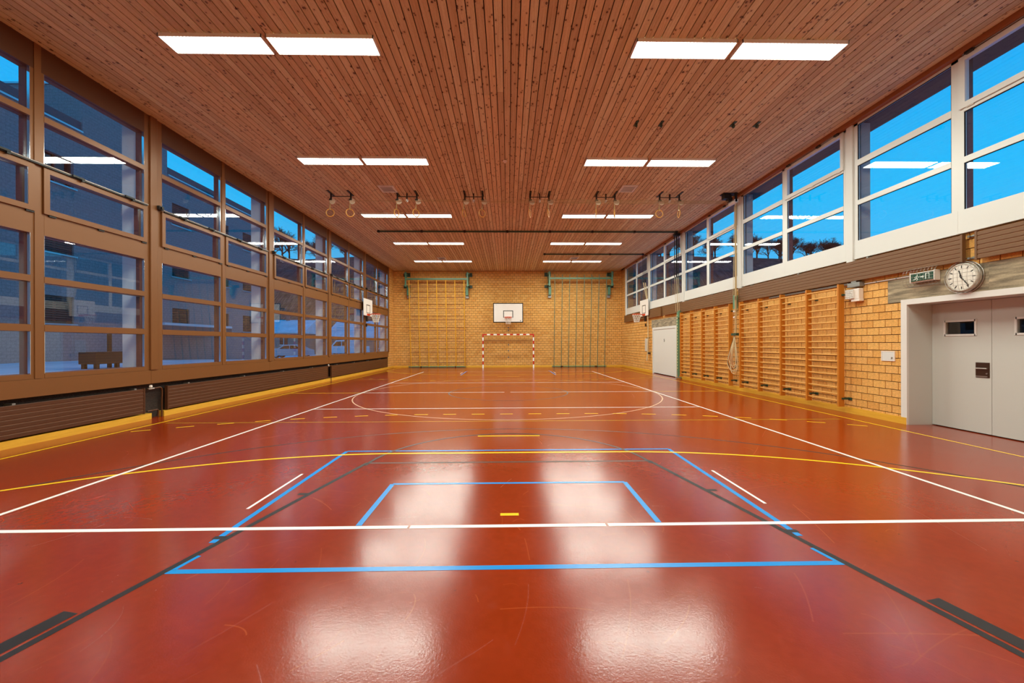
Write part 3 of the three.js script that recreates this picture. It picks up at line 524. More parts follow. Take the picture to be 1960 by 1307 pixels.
{ const o = thing('cable_bundle', 'black weighted cables dropping from the long ceiling rail to the green mast', 'cable', [6.93, 0, -13.1]);
  [[-0.08, 0], [-0.02, 0.03], [0.03, -0.03], [0.07, 0.02]].forEach(([x, z], i) => { put('sleeve', rod([x, 5.98, z], [x, 4.2, z], 0.017, 0.017, 8), M.ropeDark, o); put('rope', rod([x, 4.2, z], [x * 0.9 + 0.04, 2.8, z], 0.007, 0.007, 5), M.rope, o); });
  put('guide_block', span(-0.12, 0.12, 5.9, 6.0, -0.08, 0.08), M.darkMetal, o); }
{ const o = thing('hoist_ropes', 'pale hoist ropes beside the right basketball hoop, tied to a wall cleat', 'rope', [6.98, 0, -17.0]);
  [[-0.1, -0.05], [-0.04, 0], [0.02, 0.03]].forEach(([x, z]) => { put('cable', rod([x, 6.0, z], [x * 0.9, 4.72, z], 0.012), M.ropeDark, o); });
  put('pulley', [rbox(0.05, 0.16, 0.09, 0.01, -0.1, 4.66, 0), rbox(0.05, 0.16, 0.09, 0.01, 0.0, 4.66, 0)], M.boardBlack, o);
  put('rope', [rod([-0.1, 4.6, 0], [0.1, 3.5, 0.05], 0.02), rod([0.0, 4.6, 0], [0.13, 3.5, 0.02], 0.02), rod([0.11, 3.5, 0.04], [0.13, 0.9, 0.04], 0.026)], M.rope, o);
  put('cleat', [rod([0.06, 1.75, 0], [0.21, 1.75, 0], 0.018), span(0.1, 0.22, 0.95, 1.02, -0.06, 0.1)], M.darkMetal, o);
  put('coil', tube([[0.1, 1.72, 0.05], [0.07, 1.2, 0.1], [0.06, 0.75, 0.12], [0.08, 0.62, 0.06], [0.1, 0.78, -0.02], [0.12, 1.0, 0.02], [0.1, 0.8, -0.08], [0.1, 0.58, -0.12]], 0.018, 40, 6), M.rope, o); }

// ---------------------------------------------------------------- basketball boards
function net(rim, R, n = 12, drop = 0.42) {
  const g = [], P = (k, t) => { const a = (k / n) * Math.PI * 2, r = R * (1 - 0.42 * Math.min(1, t * 1.15)); return [r * Math.cos(a), -drop * t, r * Math.sin(a)]; };
  const lv = [0, 0.28, 0.52, 0.76, 1];
  for (let l = 0; l < 4; l++) for (let k = 0; k < n; k++) for (const s of [-0.5, 0.5]) { const k0 = k + (l % 2) * 0.5; g.push(rod(P(k0, lv[l]), P(k0 + s, lv[l + 1]), 0.0075, 0.0075, 4)); }
  return put('net', g, M.netWhite, rim);
}
function hoopAssembly(o, rimY, boardZ) { // local z out of the board
  const rim = put('rim', [(() => { const g = new THREE.TorusGeometry(0.225, 0.014, 8, 36); g.rotateX(Math.PI / 2); return g; })()], M.orange, o, { at: [0, rimY, boardZ + 0.15 + 0.225] });
  put('rim_bracket', [span(-0.2, 0.2, -0.075, 0.014, -0.375, -0.35), span(-0.07, 0.07, -0.012, 0.008, -0.36, -0.2), rod([-0.1, -0.05, -0.36], [-0.09, -0.005, -0.2], 0.01), rod([0.1, -0.05, -0.36], [0.09, -0.005, -0.2], 0.01)], M.orange, rim);
  for (let k = 0; k < 12; k++) { const a = k / 12 * Math.PI * 2; put('net_hook', (() => { const g = new THREE.TorusGeometry(0.012, 0.004, 4, 8); g.rotateY(-a); g.translate(0.225 * Math.cos(a), -0.015, 0.225 * Math.sin(a)); return g; })(), M.orange, rim); }
  net(rim, 0.222);
}
{
  const o = thing('basketball_board', 'large white basketball board with black border on the far brick wall', 'basketball hoop', [-0.01, 0, -20.85]);
  put('backboard', rbox(1.8, 1.17, 0.035, 0.008, 0, 3.345, 0), M.board, o);
  const fr = (w, h, y, t, z, nm) => put(nm, [span(-w / 2, w / 2, y + h / 2 - t, y + h / 2, z, z + 0.006), span(-w / 2, w / 2, y - h / 2, y - h / 2 + t, z, z + 0.006), span(-w / 2, -w / 2 + t, y - h / 2, y + h / 2, z, z + 0.006), span(w / 2 - t, w / 2, y - h / 2, y + h / 2, z, z + 0.006)], M.boardBlack, o);
  fr(1.81, 1.18, 3.345, 0.05, 0.015, 'black_border');
  put('target_square', [span(-0.295, 0.295, 3.44, 3.48, 0.016, 0.022), span(-0.295, -0.255, 3.05, 3.48, 0.016, 0.022), span(0.255, 0.295, 3.05, 3.48, 0.016, 0.022)], M.boardBlack, o);
  { const s = new THREE.Shape(); s.moveTo(-0.05, 0.02); s.quadraticCurveTo(-0.02, 0.03, 0, 0.0); s.quadraticCurveTo(0.02, 0.03, 0.05, 0.025); s.quadraticCurveTo(0.02, -0.01, 0, -0.045); s.quadraticCurveTo(-0.03, -0.01, -0.05, 0.02); const g = new THREE.ExtrudeGeometry(s, { depth: 0.003, bevelEnabled: false }); g.translate(0.75, 2.87, 0.016); put('emblem', g, M.boardBlack, o); }
  for (const [x, y] of [[-0.72, 3.82], [0.72, 3.82], [-0.72, 2.87], [-0.1, 3.0]]) put('bolt', rod([x, y, 0.015], [x, y, 0.024], 0.015, 0.012, 8), M.gal, o);
  put('support_arm', [rod([-0.5, 3.7, -0.02], [-0.5, 3.7, -1.13], 0.03), rod([0.5, 3.7, -0.02], [0.5, 3.7, -1.13], 0.03), rod([-0.5, 3.0, -0.02], [-0.5, 3.0, -1.13], 0.03), rod([0.5, 3.0, -0.02], [0.5, 3.0, -1.13], 0.03), rod([-0.5, 3.0, -0.1], [-0.5, 3.7, -1.1], 0.02), rod([0.5, 3.0, -0.1], [0.5, 3.7, -1.1], 0.02)], M.greenDark, o);
  hoopAssembly(o, 3.06, 0.015);
}
function sideBoard(label, at, turn) {
  const o = thing('practice_hoop', label, 'basketball hoop', at, turn, 'side basketball hoops');
  put('backboard', rbox(1.22, 0.84, 0.03, 0.008, 0, 3.315, 0), M.board, o);
  put('target_square', [span(-0.26, 0.26, 3.42, 3.455, 0.015, 0.02), span(-0.26, -0.225, 3.03, 3.455, 0.015, 0.02), span(0.225, 0.26, 3.03, 3.455, 0.015, 0.02), span(-0.26, 0.26, 3.03, 3.06, 0.015, 0.02)], M.boardBlack, o);
  put('mount', [rbox(0.34, 0.5, 0.07, 0.006, 0, 3.3, -0.05), span(-0.06, 0.06, 2.62, 3.1, -0.085, -0.02)], M.darkMetal, o);
  put('latch', span(-0.05, 0.05, 2.36, 2.5, -0.1, -0.05), M.boardBlack, o);
  hoopAssembly(o, 2.99, 0.015);
}
sideBoard('small white basketball board and hoop on the brown window wall', [-7.06, 0, -16.98], LEFT); sideBoard('small white basketball board and hoop on the right wall', [7.04, 0, -17.35], RIGHT);

// ---------------------------------------------------------------- goal
{
  const o = thing('handball_goal', 'red and white striped handball goal standing before the far brick wall', 'goal', [-0.01, 0, -21.2]);
  const bar = (name, a, b, n) => { const p = new THREE.Group(); p.name = numbered(name); o.add(p); for (let i = 0; i < n; i++) { const L = (b[0] - a[0]) / n, V = (b[1] - a[1]) / n; const horiz = Math.abs(b[0] - a[0]) > 0.5; const g = horiz ? box(L, 0.08, 0.08, a[0] + L * (i + 0.5), a[1], 0) : box(0.08, V, 0.08, a[0], a[1] + V * (i + 0.5), 0); const odd = horiz ? i % 2 === 0 : (n - i) % 2 === 1; put(odd ? 'red_stripe' : 'white_stripe', g, odd ? M.red : M.white, p); } };
  bar('goal_post', [-1.54, 0], [-1.54, 2.08], 10); bar('goal_post', [1.54, 0], [1.54, 2.08], 10); bar('crossbar', [-1.5, 2.04], [1.5, 2.04], 15);
  put('rear_frame', [rod([-1.54, 2.05, 0], [-1.54, 1.7, -0.72], 0.018), rod([1.54, 2.05, 0], [1.54, 1.7, -0.72], 0.018), rod([-1.54, 1.7, -0.72], [1.54, 1.7, -0.72], 0.018)], M.trimWood, o);
  for (const y of [0.62, 1.05, 1.42, 2.32, 2.5]) { const q = thing('wall_anchor', `small round steel socket in the far brick wall, ${{ 0.62: 'lowest', 1.05: 'second lowest', 1.42: 'middle one', 2.32: 'second highest', 2.5: 'highest' }[y]} on the goal axis`, 'wall socket', [0.0, y, -21.985], 0, 'sockets in the brick wall'); put('flange', rod([0, 0, -0.005], [0, 0, 0.008], 0.045, 0.045, 16), M.gal, q); put('socket', rod([0, 0, 0.006], [0, 0, 0.014], 0.025, 0.025, 12), M.boardBlack, q); }
}

// ---------------------------------------------------------------- climbing frames on the far wall
function swingFrame(o, xa, xb, beamY, z, inner) { // green swing-out support
  put('beam', rbox(xb - xa + 0.1, 0.1, 0.1, 0.01, (xa + xb) / 2, beamY, z - 0.06), M.green, o);
  for (const [x, s] of [[xa, -1], [xb, 1]]) {
    put('swing_arm', [rbox(0.09, 0.9, 0.1, 0.01, x + s * 0.05, beamY - 0.02, z - 0.05), span(x - 0.05 + s * 0.1, x + 0.05 + s * 0.1, beamY + 0.3, beamY + 0.38, -21.99, z - 0.05), span(x - 0.05 + s * 0.1, x + 0.05 + s * 0.1, beamY - 0.42, beamY - 0.34, -21.99, z - 0.05), rod([x + s * 0.1, beamY - 0.4, z - 0.1], [x + s * 0.1, beamY + 0.3, -21.95], 0.03)], M.green, o);
    put('wall_mount', [span(x - 0.2 + s * 0.1, x + 0.2 + s * 0.1, beamY + 0.22, beamY + 0.46, -21.999, -21.93), span(x - 0.2 + s * 0.1, x + 0.2 + s * 0.1, beamY - 0.5, beamY - 0.32, -21.999, -21.93)], M.greenDark, o);
    put('counterweight', rbox(0.17, 0.5, 0.16, 0.015, x - s * 0.02, beamY - 0.72, -21.8), M.green, o);
    put('lock_plate', rbox(0.2, 0.18, 0.08, 0.01, x - s * 0.02, beamY - 1.05, -21.92), M.gal, o);
  }
}
{
  const o = thing('climbing_lattice', 'yellow climbing lattice of seven poles and rungs hung from green arms', 'climbing frame', [0, 0, 0]);
  const x0 = -6.09, x1 = -2.72, zb = -21.86, zt = -21.35, top = 5.4, zz = y => zb + (zt - zb) * y / top;
  for (let i = 0; i < 7; i++) { const x = x0 + (x1 - x0) * i / 6; put('pole', rod([x, 0.02, zb], [x, top, zt], 0.03, 0.03, 10), M.poleYellow, o); }
  for (let k = 0; k < 8; k++) { const y = 0.3 + 0.672 * k; if (y < 5.2) put('rung', rod([x0 - 0.08, y, zz(y) + 0.005], [x1 + 0.08, y, zz(y) + 0.005], 0.021, 0.021, 8), M.trimWood, o); }
  put('floor_bar', span(x0 - 0.15, x1 + 0.06, 0.03, 0.08, zb - 0.05, zb + 0.03), M.green, o);
  for (const x of [x0 + 0.62, x1 - 0.6]) put('castor', [rod([x - 0.02, 0.05, zb + 0.06], [x + 0.04, 0.05, zb + 0.06], 0.045, 0.045, 14)], M.boardBlack, o);
  swingFrame(o, x0 - 0.16, x1 + 0.16, 5.47, zt, 1);
}
{
  const o = thing('climbing_poles', 'row of eight green steel climbing poles hung from green arms', 'climbing frame', [0, 0, 0]);
  const x0 = 2.87, x1 = 6.06, zb = -21.88, zt = -21.25, top = 5.72;
  for (let i = 0; i < 8; i++) { const x = x0 + (x1 - x0) * i / 7; put('pole', rod([x, 0.02, zb], [x, top, zt], 0.021, 0.021, 10), M.greenPole, o); put('foot_cap', rod([x, 0.0, zb], [x, 0.09, zb], 0.03, 0.028, 10), M.darkMetal, o); }
  put('floor_bar', span(x0 - 0.12, x1 + 0.12, 0.03, 0.08, zb - 0.05, zb + 0.03), M.green, o);
  for (const x of [x0 + 0.5, x1 - 0.55]) put('floor_latch', rbox(0.14, 0.06, 0.1, 0.01, x, 0.055, zb + 0.05), M.boardBlack, o);
  swingFrame(o, x0 - 0.28, x1 + 0.3, 5.5, zt, 1);
}

// ---------------------------------------------------------------- things on the right wall
{
  const o = thing('wall_clock', 'round white wall clock behind a wire guard above the double doors', 'clock', [WX, 2.515, -2.93], RIGHT), R = 0.212;
  put('case', (() => { const g = new THREE.LatheGeometry([[0, 0], [R + 0.01, 0], [R + 0.014, 0.02], [R + 0.014, 0.07], [R, 0.085], [R - 0.012, 0.085], [R - 0.014, 0.075]].map(p => new THREE.Vector2(...p)), 48); g.rotateX(Math.PI / 2); return g; })(), M.creamDark, o);
  put('dial', rod([0, 0, 0.06], [0, 0, 0.076], R - 0.008, R - 0.008, 48), M.clockFace, o);
  for (let k = 0; k < 12; k++) { const a = k / 12 * Math.PI * 2, g = box(0.012, 0.042, 0.003); g.translate(0, R - 0.046, 0.078); g.rotateZ(-a); put('hour_mark', g, M.ink, o); }
  const hand = (len, w, tail, a, z, nm) => { const g = box(w, len + tail, 0.003); g.translate(0, (len - tail) / 2, z); g.rotateZ(-a); put(nm, g, M.ink, o); };
  hand(0.12, 0.016, 0.03, (11 + 24 / 60) / 12 * 2 * Math.PI, 0.081, 'hour_hand'); hand(0.175, 0.012, 0.04, 24 / 60 * 2 * Math.PI, 0.085, 'minute_hand');
  put('hub', rod([0, 0, 0.078], [0, 0, 0.092], 0.012, 0.012, 12), M.ink, o);
  const gr = [], RG = R + 0.035, zg = q => 0.07 + 0.075 * Math.sqrt(Math.max(0, 1 - q * q));
  const ringG = (r, z, t) => { const g = new THREE.TorusGeometry(r, t, 6, 48); g.translate(0, 0, z); return g; };
  gr.push(ringG(RG, 0.015, 0.008), ringG(RG, 0.075, 0.005));
  for (let k = -3; k <= 3; k++) { const c = k * 0.062, L = Math.sqrt(RG * RG - c * c); for (const sw of [0, 1]) { const pts = []; for (let i = 0; i <= 12; i++) { const t = -L + 2 * L * i / 12, q = Math.hypot(t, c) / RG; pts.push(sw ? [c, t, zg(q) ] : [t, c, zg(q)]); } gr.push(tube(pts, 0.0025, 14, 4)); } }
  for (let k = 0; k < 16; k++) { const a = k / 16 * 6.2832; gr.push(rod([RG * Math.cos(a), RG * Math.sin(a), 0.015], [RG * Math.cos(a), RG * Math.sin(a), 0.075], 0.003, 0.003, 4)); }
  put('wire_guard', gr, M.steel, o);
}
{
  const o = thing('exit_sign', 'green running-man emergency exit sign in a wire cage beside the clock', 'exit sign', [WX, 2.625, -3.51], RIGHT);
  const pic = canvasTex(512, 192, (g, w, h) => {
    g.fillStyle = '#0d4a35'; g.fillRect(0, 0, w, h); g.fillStyle = '#e9f2ea'; g.strokeStyle = '#e9f2ea';
    g.fillRect(330, 24, 96, 144); g.fillStyle = '#0d4a35'; g.fillRect(352, 40, 60, 128);                               // door
    g.strokeStyle = '#e9f2ea'; g.lineWidth = 20; g.lineCap = 'round'; g.lineJoin = 'round';
    g.beginPath(); g.arc(150, 42, 13, 0, 7); g.fillStyle = '#e9f2ea'; g.fill();                                          // head
    g.beginPath(); g.moveTo(142, 72); g.lineTo(122, 112); g.lineTo(158, 134); g.lineTo(140, 170); g.moveTo(122, 112); g.lineTo(92, 148); g.lineTo(62, 148); g.stroke();
    g.lineWidth = 14; g.beginPath(); g.moveTo(142, 72); g.lineTo(104, 78); g.lineTo(88, 104); g.moveTo(142, 72); g.lineTo(172, 98); g.lineTo(196, 90); g.stroke();
    g.fillStyle = '#e9f2ea'; g.beginPath(); g.moveTo(220, 84); g.lineTo(270, 84); g.lineTo(270, 62); g.lineTo(314, 98); g.lineTo(270, 134); g.lineTo(270, 112); g.lineTo(220, 112); g.fill(); // arrow
  }, true);
  put('housing', [rbox(0.42, 0.165, 0.09, 0.02, 0, 0, 0.055), rbox(0.024, 0.18, 0.1, 0.01, 0.2, 0, 0.058), rbox(0.024, 0.18, 0.1, 0.01, -0.2, 0, 0.058)], M.plastic, o);
  const pg = new THREE.BoxGeometry(0.37, 0.135, 0.004); pg.translate(0, 0, 0.1022); put('sign_panel', pg, std({ map: pic, roughness: 0.3 }), o);
  const gr = []; for (let i = 0; i <= 9; i++) { const x = -0.27 + 0.06 * i; gr.push(tube([[x, 0.15, 0.0], [x, 0.148, 0.12], [x, 0.1, 0.16], [x, -0.1, 0.16], [x, -0.148, 0.12], [x, -0.15, 0.0]], 0.0022, 18, 4)); }
  for (const [y, z] of [[0.15, 0.02], [0.15, 0.07], [0.148, 0.12], [0.1, 0.16], [0.05, 0.162], [0, 0.162], [-0.05, 0.162], [-0.1, 0.16], [-0.148, 0.12], [-0.15, 0.07], [-0.15, 0.02]]) gr.push(rod([-0.27, y, z], [0.27, y, z], 0.0022, 0.0022, 4));
  put('wire_cage', gr, M.steel, o);
}
{
  const o = thing('cable_conduit', 'thin white cable conduit running along the brick wall to the exit sign', 'conduit', [WX, 2.68, -3.85], RIGHT);
  put('conduit', box(1.1, 0.018, 0.018, -0.5, 0.0, 0.01), M.plastic, o); for (const x of [-0.2, -0.6, -0.95]) put('clip', span(x - 0.01, x + 0.01, -0.014, 0.014, 0, 0.022), M.gal, o);
}
{
  const o = thing('emergency_light', 'square white emergency lamp with a wire grid beside the wall bars', 'emergency light', [WX, 2.49, -4.89], RIGHT);
  put('housing', [rbox(0.26, 0.22, 0.1, 0.012, 0.02, 0, 0.06), rbox(0.2, 0.05, 0.1, 0.01, 0.06, -0.13, 0.06)], M.plastic, o);
  put('lens', rbox(0.2, 0.19, 0.03, 0.008, -0.05, 0.005, 0.122), std({ color: 0xf8f4ec, roughness: 0.25 }), o);
  const gr = []; for (let i = 0; i < 6; i++) { gr.push(rod([-0.15 + 0.04 * i, -0.09, 0.145], [-0.15 + 0.04 * i, 0.1, 0.145], 0.0025, 0.0025, 4), rod([-0.15, -0.09 + 0.038 * i, 0.145], [0.05, -0.09 + 0.038 * i, 0.145], 0.0025, 0.0025, 4)); }
  put('wire_grid', gr, M.steel, o); put('siren_horn', rod([-0.1, 0.0, 0.05], [-0.165, 0.0, 0.07], 0.04, 0.07, 18), M.creamDark, o);
  put('junction_box', [rbox(0.3, 0.09, 0.11, 0.01, 0.02, 0.19, 0.06), rbox(0.12, 0.03, 0.1, 0.008, 0.02, 0.25, 0.06)], M.gal, o);
}
{
  const o = thing('fuse_box', 'small white metal wall cabinet with key between wall bars and double doors', 'wall cabinet', [WX, 1.235, -4.225], RIGHT);
  put('frame', [span(-0.135, 0.135, 0.08, 0.095, 0, 0.016), span(-0.135, 0.135, -0.095, -0.08, 0, 0.016), span(-0.135, -0.12, -0.08, 0.08, 0, 0.016), span(0.12, 0.135, -0.08, 0.08, 0, 0.016)], M.plastic, o);
  const d = put('door', rbox(0.238, 0.158, 0.014, 0.004, 0, 0, 0.006), M.cream, o); put('key', [rod([0.085, -0.03, 0.01], [0.085, -0.03, 0.022], 0.013, 0.013, 12), box(0.006, 0.03, 0.012, 0.085, -0.045, 0.026)], M.steel, d);
}
{
  const o = thing('steel_panel', 'grey sheet steel panel on the brick wall behind the hoist ropes', 'panel', [WX, 1.4, -17.4], RIGHT);
  put('sheet', rbox(0.5, 0.66, 0.03, 0.005, 0, 0, 0.018), M.creamDark, o); put('hinge', rod([-0.25, -0.25, 0.02], [-0.25, 0.25, 0.02], 0.012), M.gal, o);
}
{
  const o = thing('light_channel', 'white cable duct under the radiator behind the near wall bars', 'cable duct', [WX, 2.73, -7.6], RIGHT);
  put('duct', rbox(2.55, 0.05, 0.05, 0.004, 1.25, 0, 0.026), M.gal, o); put('end_cap', rbox(0.02, 0.055, 0.055, 0.004, 2.53, 0, 0.027), M.gal, o);
}

// ---------------------------------------------------------------- outside: columns, eaves, ground
{
  const posts = [-1, 0, 1, 2, 3, 4].map(b => 5.18 + BAY * b - 0.2);
  for (const s of [-1, 1]) for (const d of posts) {
    const c = structure('column_' + (posts.indexOf(d) + 1 + (s > 0 ? 6 : 0))); put('concrete_shaft', s > 0 ? span(7.31, 7.5, 3.23, CH - 0.03, -d - 0.07 + 0.14, -d - 0.07 - 0.14) : span(-7.66, -7.36, 0.3, CH - 0.03, -d + 0.17, -d - 0.17), s > 0 ? M.column : M.columnPale, c);
  }
  const e = structure('roof_eaves'); for (const s of [-1, 1]) { put('soffit', span(s * 7.25, s * 7.82, CH - 0.02, CH + 0.09, 4.3, -22.4), std({ color: 0x6a5450, roughness: 0.9 }), e); put('fascia', span(s * 7.82, s * 7.85, CH - 0.02, CH + 0.5, 4.3, -22.4), M.parapet, e); }
  const g = structure('ground');
  const terrain = (x0, x1, z0, z1, nx, nz, f) => { const q = new THREE.PlaneGeometry(1, 1, nx, nz), p = q.attributes.position, uv = q.attributes.uv; for (let i = 0; i < p.count; i++) { const x = x0 + (x1 - x0) * (p.getX(i) + 0.5), z = z1 + (z0 - z1) * (p.getY(i) + 0.5) * -1 + (z0 - z1); const zz = z0 + (z1 - z0) * (p.getY(i) + 0.5); p.setXYZ(i, x, f(x, zz), zz); uv.setXY(i, x, zz); } q.computeVertexNormals(); return q; };
  const left = (x, z) => { const t = Math.min(1, Math.max(0, (-z - 14) / 22)); return 0.84 * (1 - t) - 0.05 * t + 0.12 * (fbm((x + 200) / 40 % 1, (z + 300) / 40 % 1) - 0.5); };
  put('snow_field', terrain(-7.75, -90, 20, -62, 60, 60, left), M.snow, g);
  put('snow_bank', terrain(90, 7.75, 20, -62, 40, 40, (x, z) => 0.4), M.snow, g);
  put('rear_yard', terrain(7.75, -7.75, -22.4, -62, 8, 30, (x, z) => 0.2), M.snow, g);
  const ridge = (x, z) => { const t = Math.min(1, Math.max(0, (-z - 58) / 40)), s = t * t * (3 - 2 * t); return -0.3 + 24.3 * s * (0.97 + 0.03 * Math.sin(x * 0.05 + 1)) + 1.2 * s * (nB((x + 500) / 200 % 1, (z + 500) / 200 % 1) - 0.5); };
  const h = structure('hill'); put('hill_slope', terrain(150, -150, -56, -170, 120, 60, ridge), M.hill, h);
  scene.userData.ridge = ridge;
}
const ridge = scene.userData.ridge; delete scene.userData.ridge;

// ---------------------------------------------------------------- outside: bare trees on the ridge
function treeGeo(sd) {
  seed = sd; const out = [], up = new THREE.Vector3(0, 1, 0);
  const grow = (p, dir, len, r, lv) => {
    const q = p.clone().addScaledVector(dir, len); out.push(rod(p.toArray(), q.toArray(), r, r * 0.62, lv > 2 ? 3 : 5, true));
    if (lv >= 6) return;
    const n = lv === 0 ? 7 : 3; for (let i = 0; i < n; i++) { const d2 = dir.clone().multiplyScalar(0.75).add(new THREE.Vector3(rr(-1, 1), rr(-0.45, 0.8), rr(-1, 1)).multiplyScalar(0.85)).normalize(); const s = lv === 0 ? 0.3 + 0.7 * (i + 1) / n : rr(0.4, 1); grow(p.clone().addScaledVector(dir, len * s), d2, len * (lv === 0 ? rr(0.62, 0.8) * (1 - 0.45 * i / n) : rr(0.6, 0.8)), Math.max(0.014, r * 0.6 * (1.2 - s * 0.3)), lv + 1); }
  };
  grow(new THREE.Vector3(0, -0.3, 0), up, 2.6, 0.17, 0); return merge(out);
}
{
  const gs = [101, 202, 303, 404].map(treeGeo);
  const tree = (x, z, s, k, label, group) => { const o = thing('bare_tree', label, 'tree', [x, ridge(x, z) - 0.2, z], rnd() * 6.28, group); o.scale.set(s, s * rr(0.9, 1.1), s); put('branches', gs[k], M.bark, o); };
  seed = 777;
  for (let i = 0; i < 34; i++) { const x = 24 + i * 1.75 + rr(-0.8, 0.8), z = -90 - rr(0, 8); tree(x, z, rr(0.95, 1.35), i % 4, 'leafless winter tree on the ridge behind the white clerestory windows', 'bare trees behind the white windows'); }
  for (let i = 0; i < 20; i++) { const x = -26 - i * 2.0 + rr(-0.9, 0.9), z = -94 - rr(0, 10); tree(x, z, rr(1.0, 1.45), (i + 1) % 4, 'leafless winter tree on the ridge behind the brown window wall', 'bare trees behind the brown windows'); }
}

// ---------------------------------------------------------------- outside: apartment building, house, vehicles
{
  const o = thing('apartment_building', 'grey brick apartment building with flat roof and shuttered windows beyond the brown window wall', 'building', [-18, 0.6, 0], LEFT); // local x = d, z towards the hall
  const wins = [], floors = [[1.75, 2.85], [4.55, 5.7], [7.35, 8.5]], ds = [2.0, 5.6, 9.0, 12.5, 18.5, 21.7, 24.2];
  const holes = []; for (const d of ds) for (const f of floors) holes.push([d, d + 1.15, f[0], f[1]]);
  const face = (a, b, y0, y1) => cut([a, b, y0, y1], holes).map(r => span(r[0], r[1], r[2], r[3], 0, -0.3));
  put('facade', [...face(-14, 14, -0.6, 9.85), ...face(18.2, 27.2, -0.6, 9.85), ...face(14, 18.2, -0.6, 11.9), span(-14, 27.2, -0.6, 9.8, -0.32, -10), span(14, 18.2, 9.8, 11.9, -0.3, -4.5)], M.facade, o);
  put('parapet', [span(-14, 13.98, 9.87, 10.3, -0.06, -0.4), span(18.22, 27.25, 9.87, 10.3, -0.06, -0.4)], M.parapet, o);
  put('flashing', [span(-14, 13.98, 9.83, 9.9, 0.06, -0.3), span(18.22, 27.25, 9.83, 9.9, 0.06, -0.3), span(13.95, 18.25, 11.9, 11.98, 0.03, -4.55)], M.flashing, o);
  for (const h of holes) {
    const w = put('window', span(h[0], h[1], h[2], h[3], -0.2, -0.24), M.windowDark, o);
    put('window_frame', [span(h[0], h[0] + 0.07, h[2], h[3], -0.12, -0.2), span(h[1] - 0.07, h[1], h[2], h[3], -0.12, -0.2), span(h[0], h[1], h[2], h[2] + 0.07, -0.12, -0.2), span((h[0] + h[1]) / 2 - 0.03, (h[0] + h[1]) / 2 + 0.03, h[2], h[3], -0.14, -0.2)], M.steelRed, w);
    put('window_sill', span(h[0] - 0.1, h[1] + 0.1, h[2] - 0.06, h[2], 0.06, -0.2), M.flashing, w);
    if (!(h[0] === 12.5 && h[2] > 7)) { const sl = []; for (let y = h[2] + 0.03; y < h[3]; y += 0.09) sl.push(span(h[0] + 0.02, h[1] - 0.02, y, y + 0.07, -0.06, -0.09)); put('blind', sl, M.blind, w); }
  }
  put('canopy', [span(16.5, 21.2, 1.62, 1.84, 1.3, 0)], M.parapet, o); put('canopy_snow', rbox(4.75, 0.14, 1.35, 0.05, 18.85, 1.9, 0.66), M.snow, o);
}
{
  const o = thing('wooden_bench_box', 'dark brown box on legs with a post on the snow outside', 'box', [-11, 0.78, -7.9], LEFT);
  put('box', rbox(1.05, 0.32, 0.45, 0.01, 0, 0.36, 0), M.boxBrown, o); for (const x of [-0.44, 0.44]) put('leg', [span(x - 0.04, x + 0.04, 0, 0.24, -0.2, -0.12), span(x - 0.04, x + 0.04, 0, 0.24, 0.12, 0.2)], M.boxBrown, o); put('post', span(0.3, 0.38, 0, 1.02, -0.3, -0.24), M.boxBrown, o);
}
{
  const house = (label, x, y, z, w, d, h, rise, turn) => { const o = thing('house', label, 'house', [x, y, z], turn);
    put('walls', [span(-w / 2, w / 2, -0.5, h, -d / 2, d / 2)], M.houseWall, o);
    const s = new THREE.Shape(); s.moveTo(-d / 2 - 0.6, 0); s.lineTo(0, rise); s.lineTo(d / 2 + 0.6, 0); s.lineTo(d / 2 + 0.6, -0.18); s.lineTo(-d / 2 - 0.6, -0.18); const g = new THREE.ExtrudeGeometry(s, { depth: w + 1, bevelEnabled: false }); g.rotateY(Math.PI / 2); g.translate(-w / 2 - 0.5, h + 0.15, 0); put('snowy_roof', g, M.snow, o);
    put('chimney', span(w * 0.2, w * 0.2 + 0.5, h + rise * 0.4, h + rise + 0.7, -0.25, 0.25), M.parapet, o);
    for (const q of [-0.3, 0, 0.3]) { const wi = put('window', span(w * q - 0.5, w * q + 0.5, h - 1.6, h - 0.5, d / 2, d / 2 + 0.03), M.windowDark, o); put('window_frame', [span(w * q - 0.5, w * q + 0.5, h - 1.66, h - 1.58, d / 2, d / 2 + 0.08), span(w * q - 0.03, w * q + 0.03, h - 1.6, h - 0.5, d / 2, d / 2 + 0.05)], M.vanWhite, wi); } };
  house('low house with a broad snow-covered roof beyond the silver car', -35, 0, -56, 12, 8, 3.0, 1.9, 0.12);
  house('small house with a snow-covered roof behind the white van', -22, 0, -61, 10, 7, 2.4, 2.6, -0.1);
}
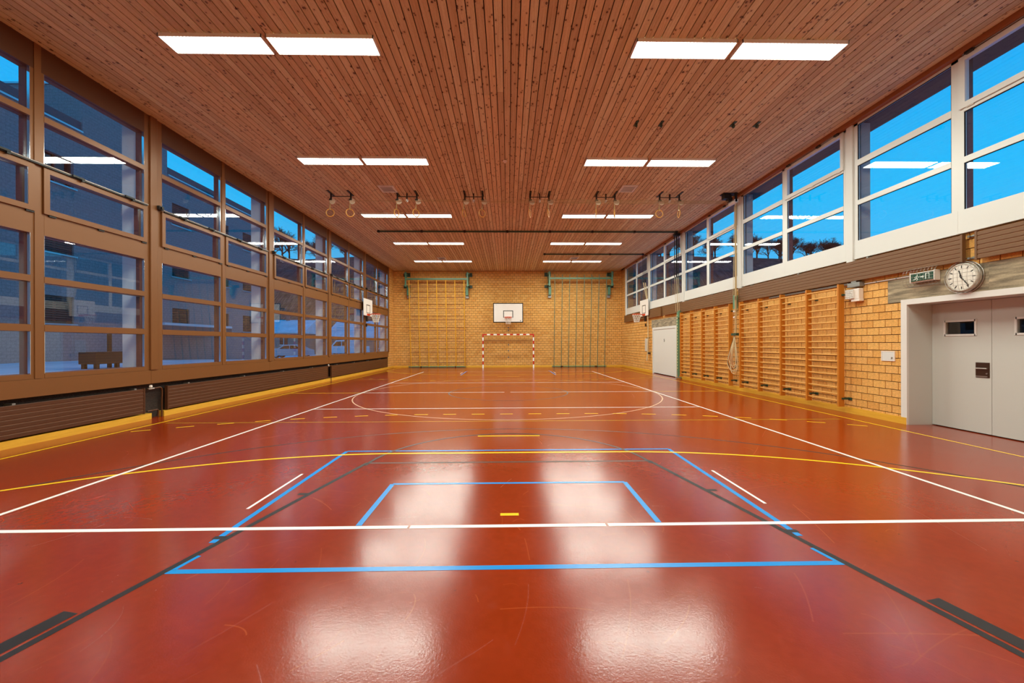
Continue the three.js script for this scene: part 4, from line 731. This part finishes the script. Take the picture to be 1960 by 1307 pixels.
function vehicle(name, label, cat, at, turn, prof, width, paint, wins, wheels) {
  const o = thing(name, label, cat, at, turn), s = new THREE.Shape(); prof.forEach((p, i) => i ? s.lineTo(...p) : s.moveTo(...p));
  const g = new THREE.ExtrudeGeometry(s, { depth: width - 0.12, bevelEnabled: true, bevelSize: 0.06, bevelThickness: 0.06, bevelSegments: 2 }); g.translate(0, 0, -width / 2 + 0.06); put('body', g, paint, o);
  for (const q of wins) { const t = new THREE.Shape(); q.forEach((p, i) => i ? t.lineTo(...p) : t.moveTo(...p)); for (const z of [width / 2 - 0.005, -width / 2 - 0.015]) { const w = new THREE.ExtrudeGeometry(t, { depth: 0.02, bevelEnabled: false }); w.translate(0, 0, z); put('side_window', w, M.windowDark, o); } }
  for (const x of wheels) for (const z of [width / 2 - 0.12, -width / 2 + 0.12]) { const w = put('wheel', (() => { const q = new THREE.CylinderGeometry(0.33, 0.33, 0.22, 20); q.rotateX(Math.PI / 2); q.translate(x, 0.33, z); return q; })(), M.tyre, o); put('hub_cap', rod([x, 0.33, z - 0.115], [x, 0.33, z + 0.115], 0.19, 0.19, 16), M.silver, w); }
}
vehicle('car', 'silver car parked on the snow outside the brown window wall', 'car', [-24.6, -0.05, -42.6], 0.12, [[-2.1, 0.3], [-2.15, 0.75], [-1.9, 0.95], [-1.1, 1.02], [-0.5, 1.42], [0.8, 1.45], [1.6, 1.0], [2.1, 0.85], [2.15, 0.35]], 1.75, M.silver, [[[-0.95, 1.03], [-0.45, 1.35], [0.1, 1.38], [0.1, 1.03]], [[0.18, 1.03], [0.18, 1.38], [0.75, 1.38], [1.3, 1.03]]], [-1.3, 1.35]);
vehicle('van', 'white van parked on the snow outside the far brown windows', 'van', [-20.6, 0.0, -48.5], -0.08, [[-2.5, 0.35], [-2.5, 1.1], [-1.7, 1.2], [-1.1, 1.9], [0.4, 1.95], [0.4, 1.15], [2.4, 1.15], [2.45, 0.4]], 1.9, M.vanWhite, [[[-1.5, 1.25], [-1.0, 1.8], [-0.4, 1.82], [-0.4, 1.25]], [[-0.3, 1.25], [-0.3, 1.82], [0.25, 1.82], [0.25, 1.25]]], [-1.6, 1.55]);

renderer.render(scene, camera);
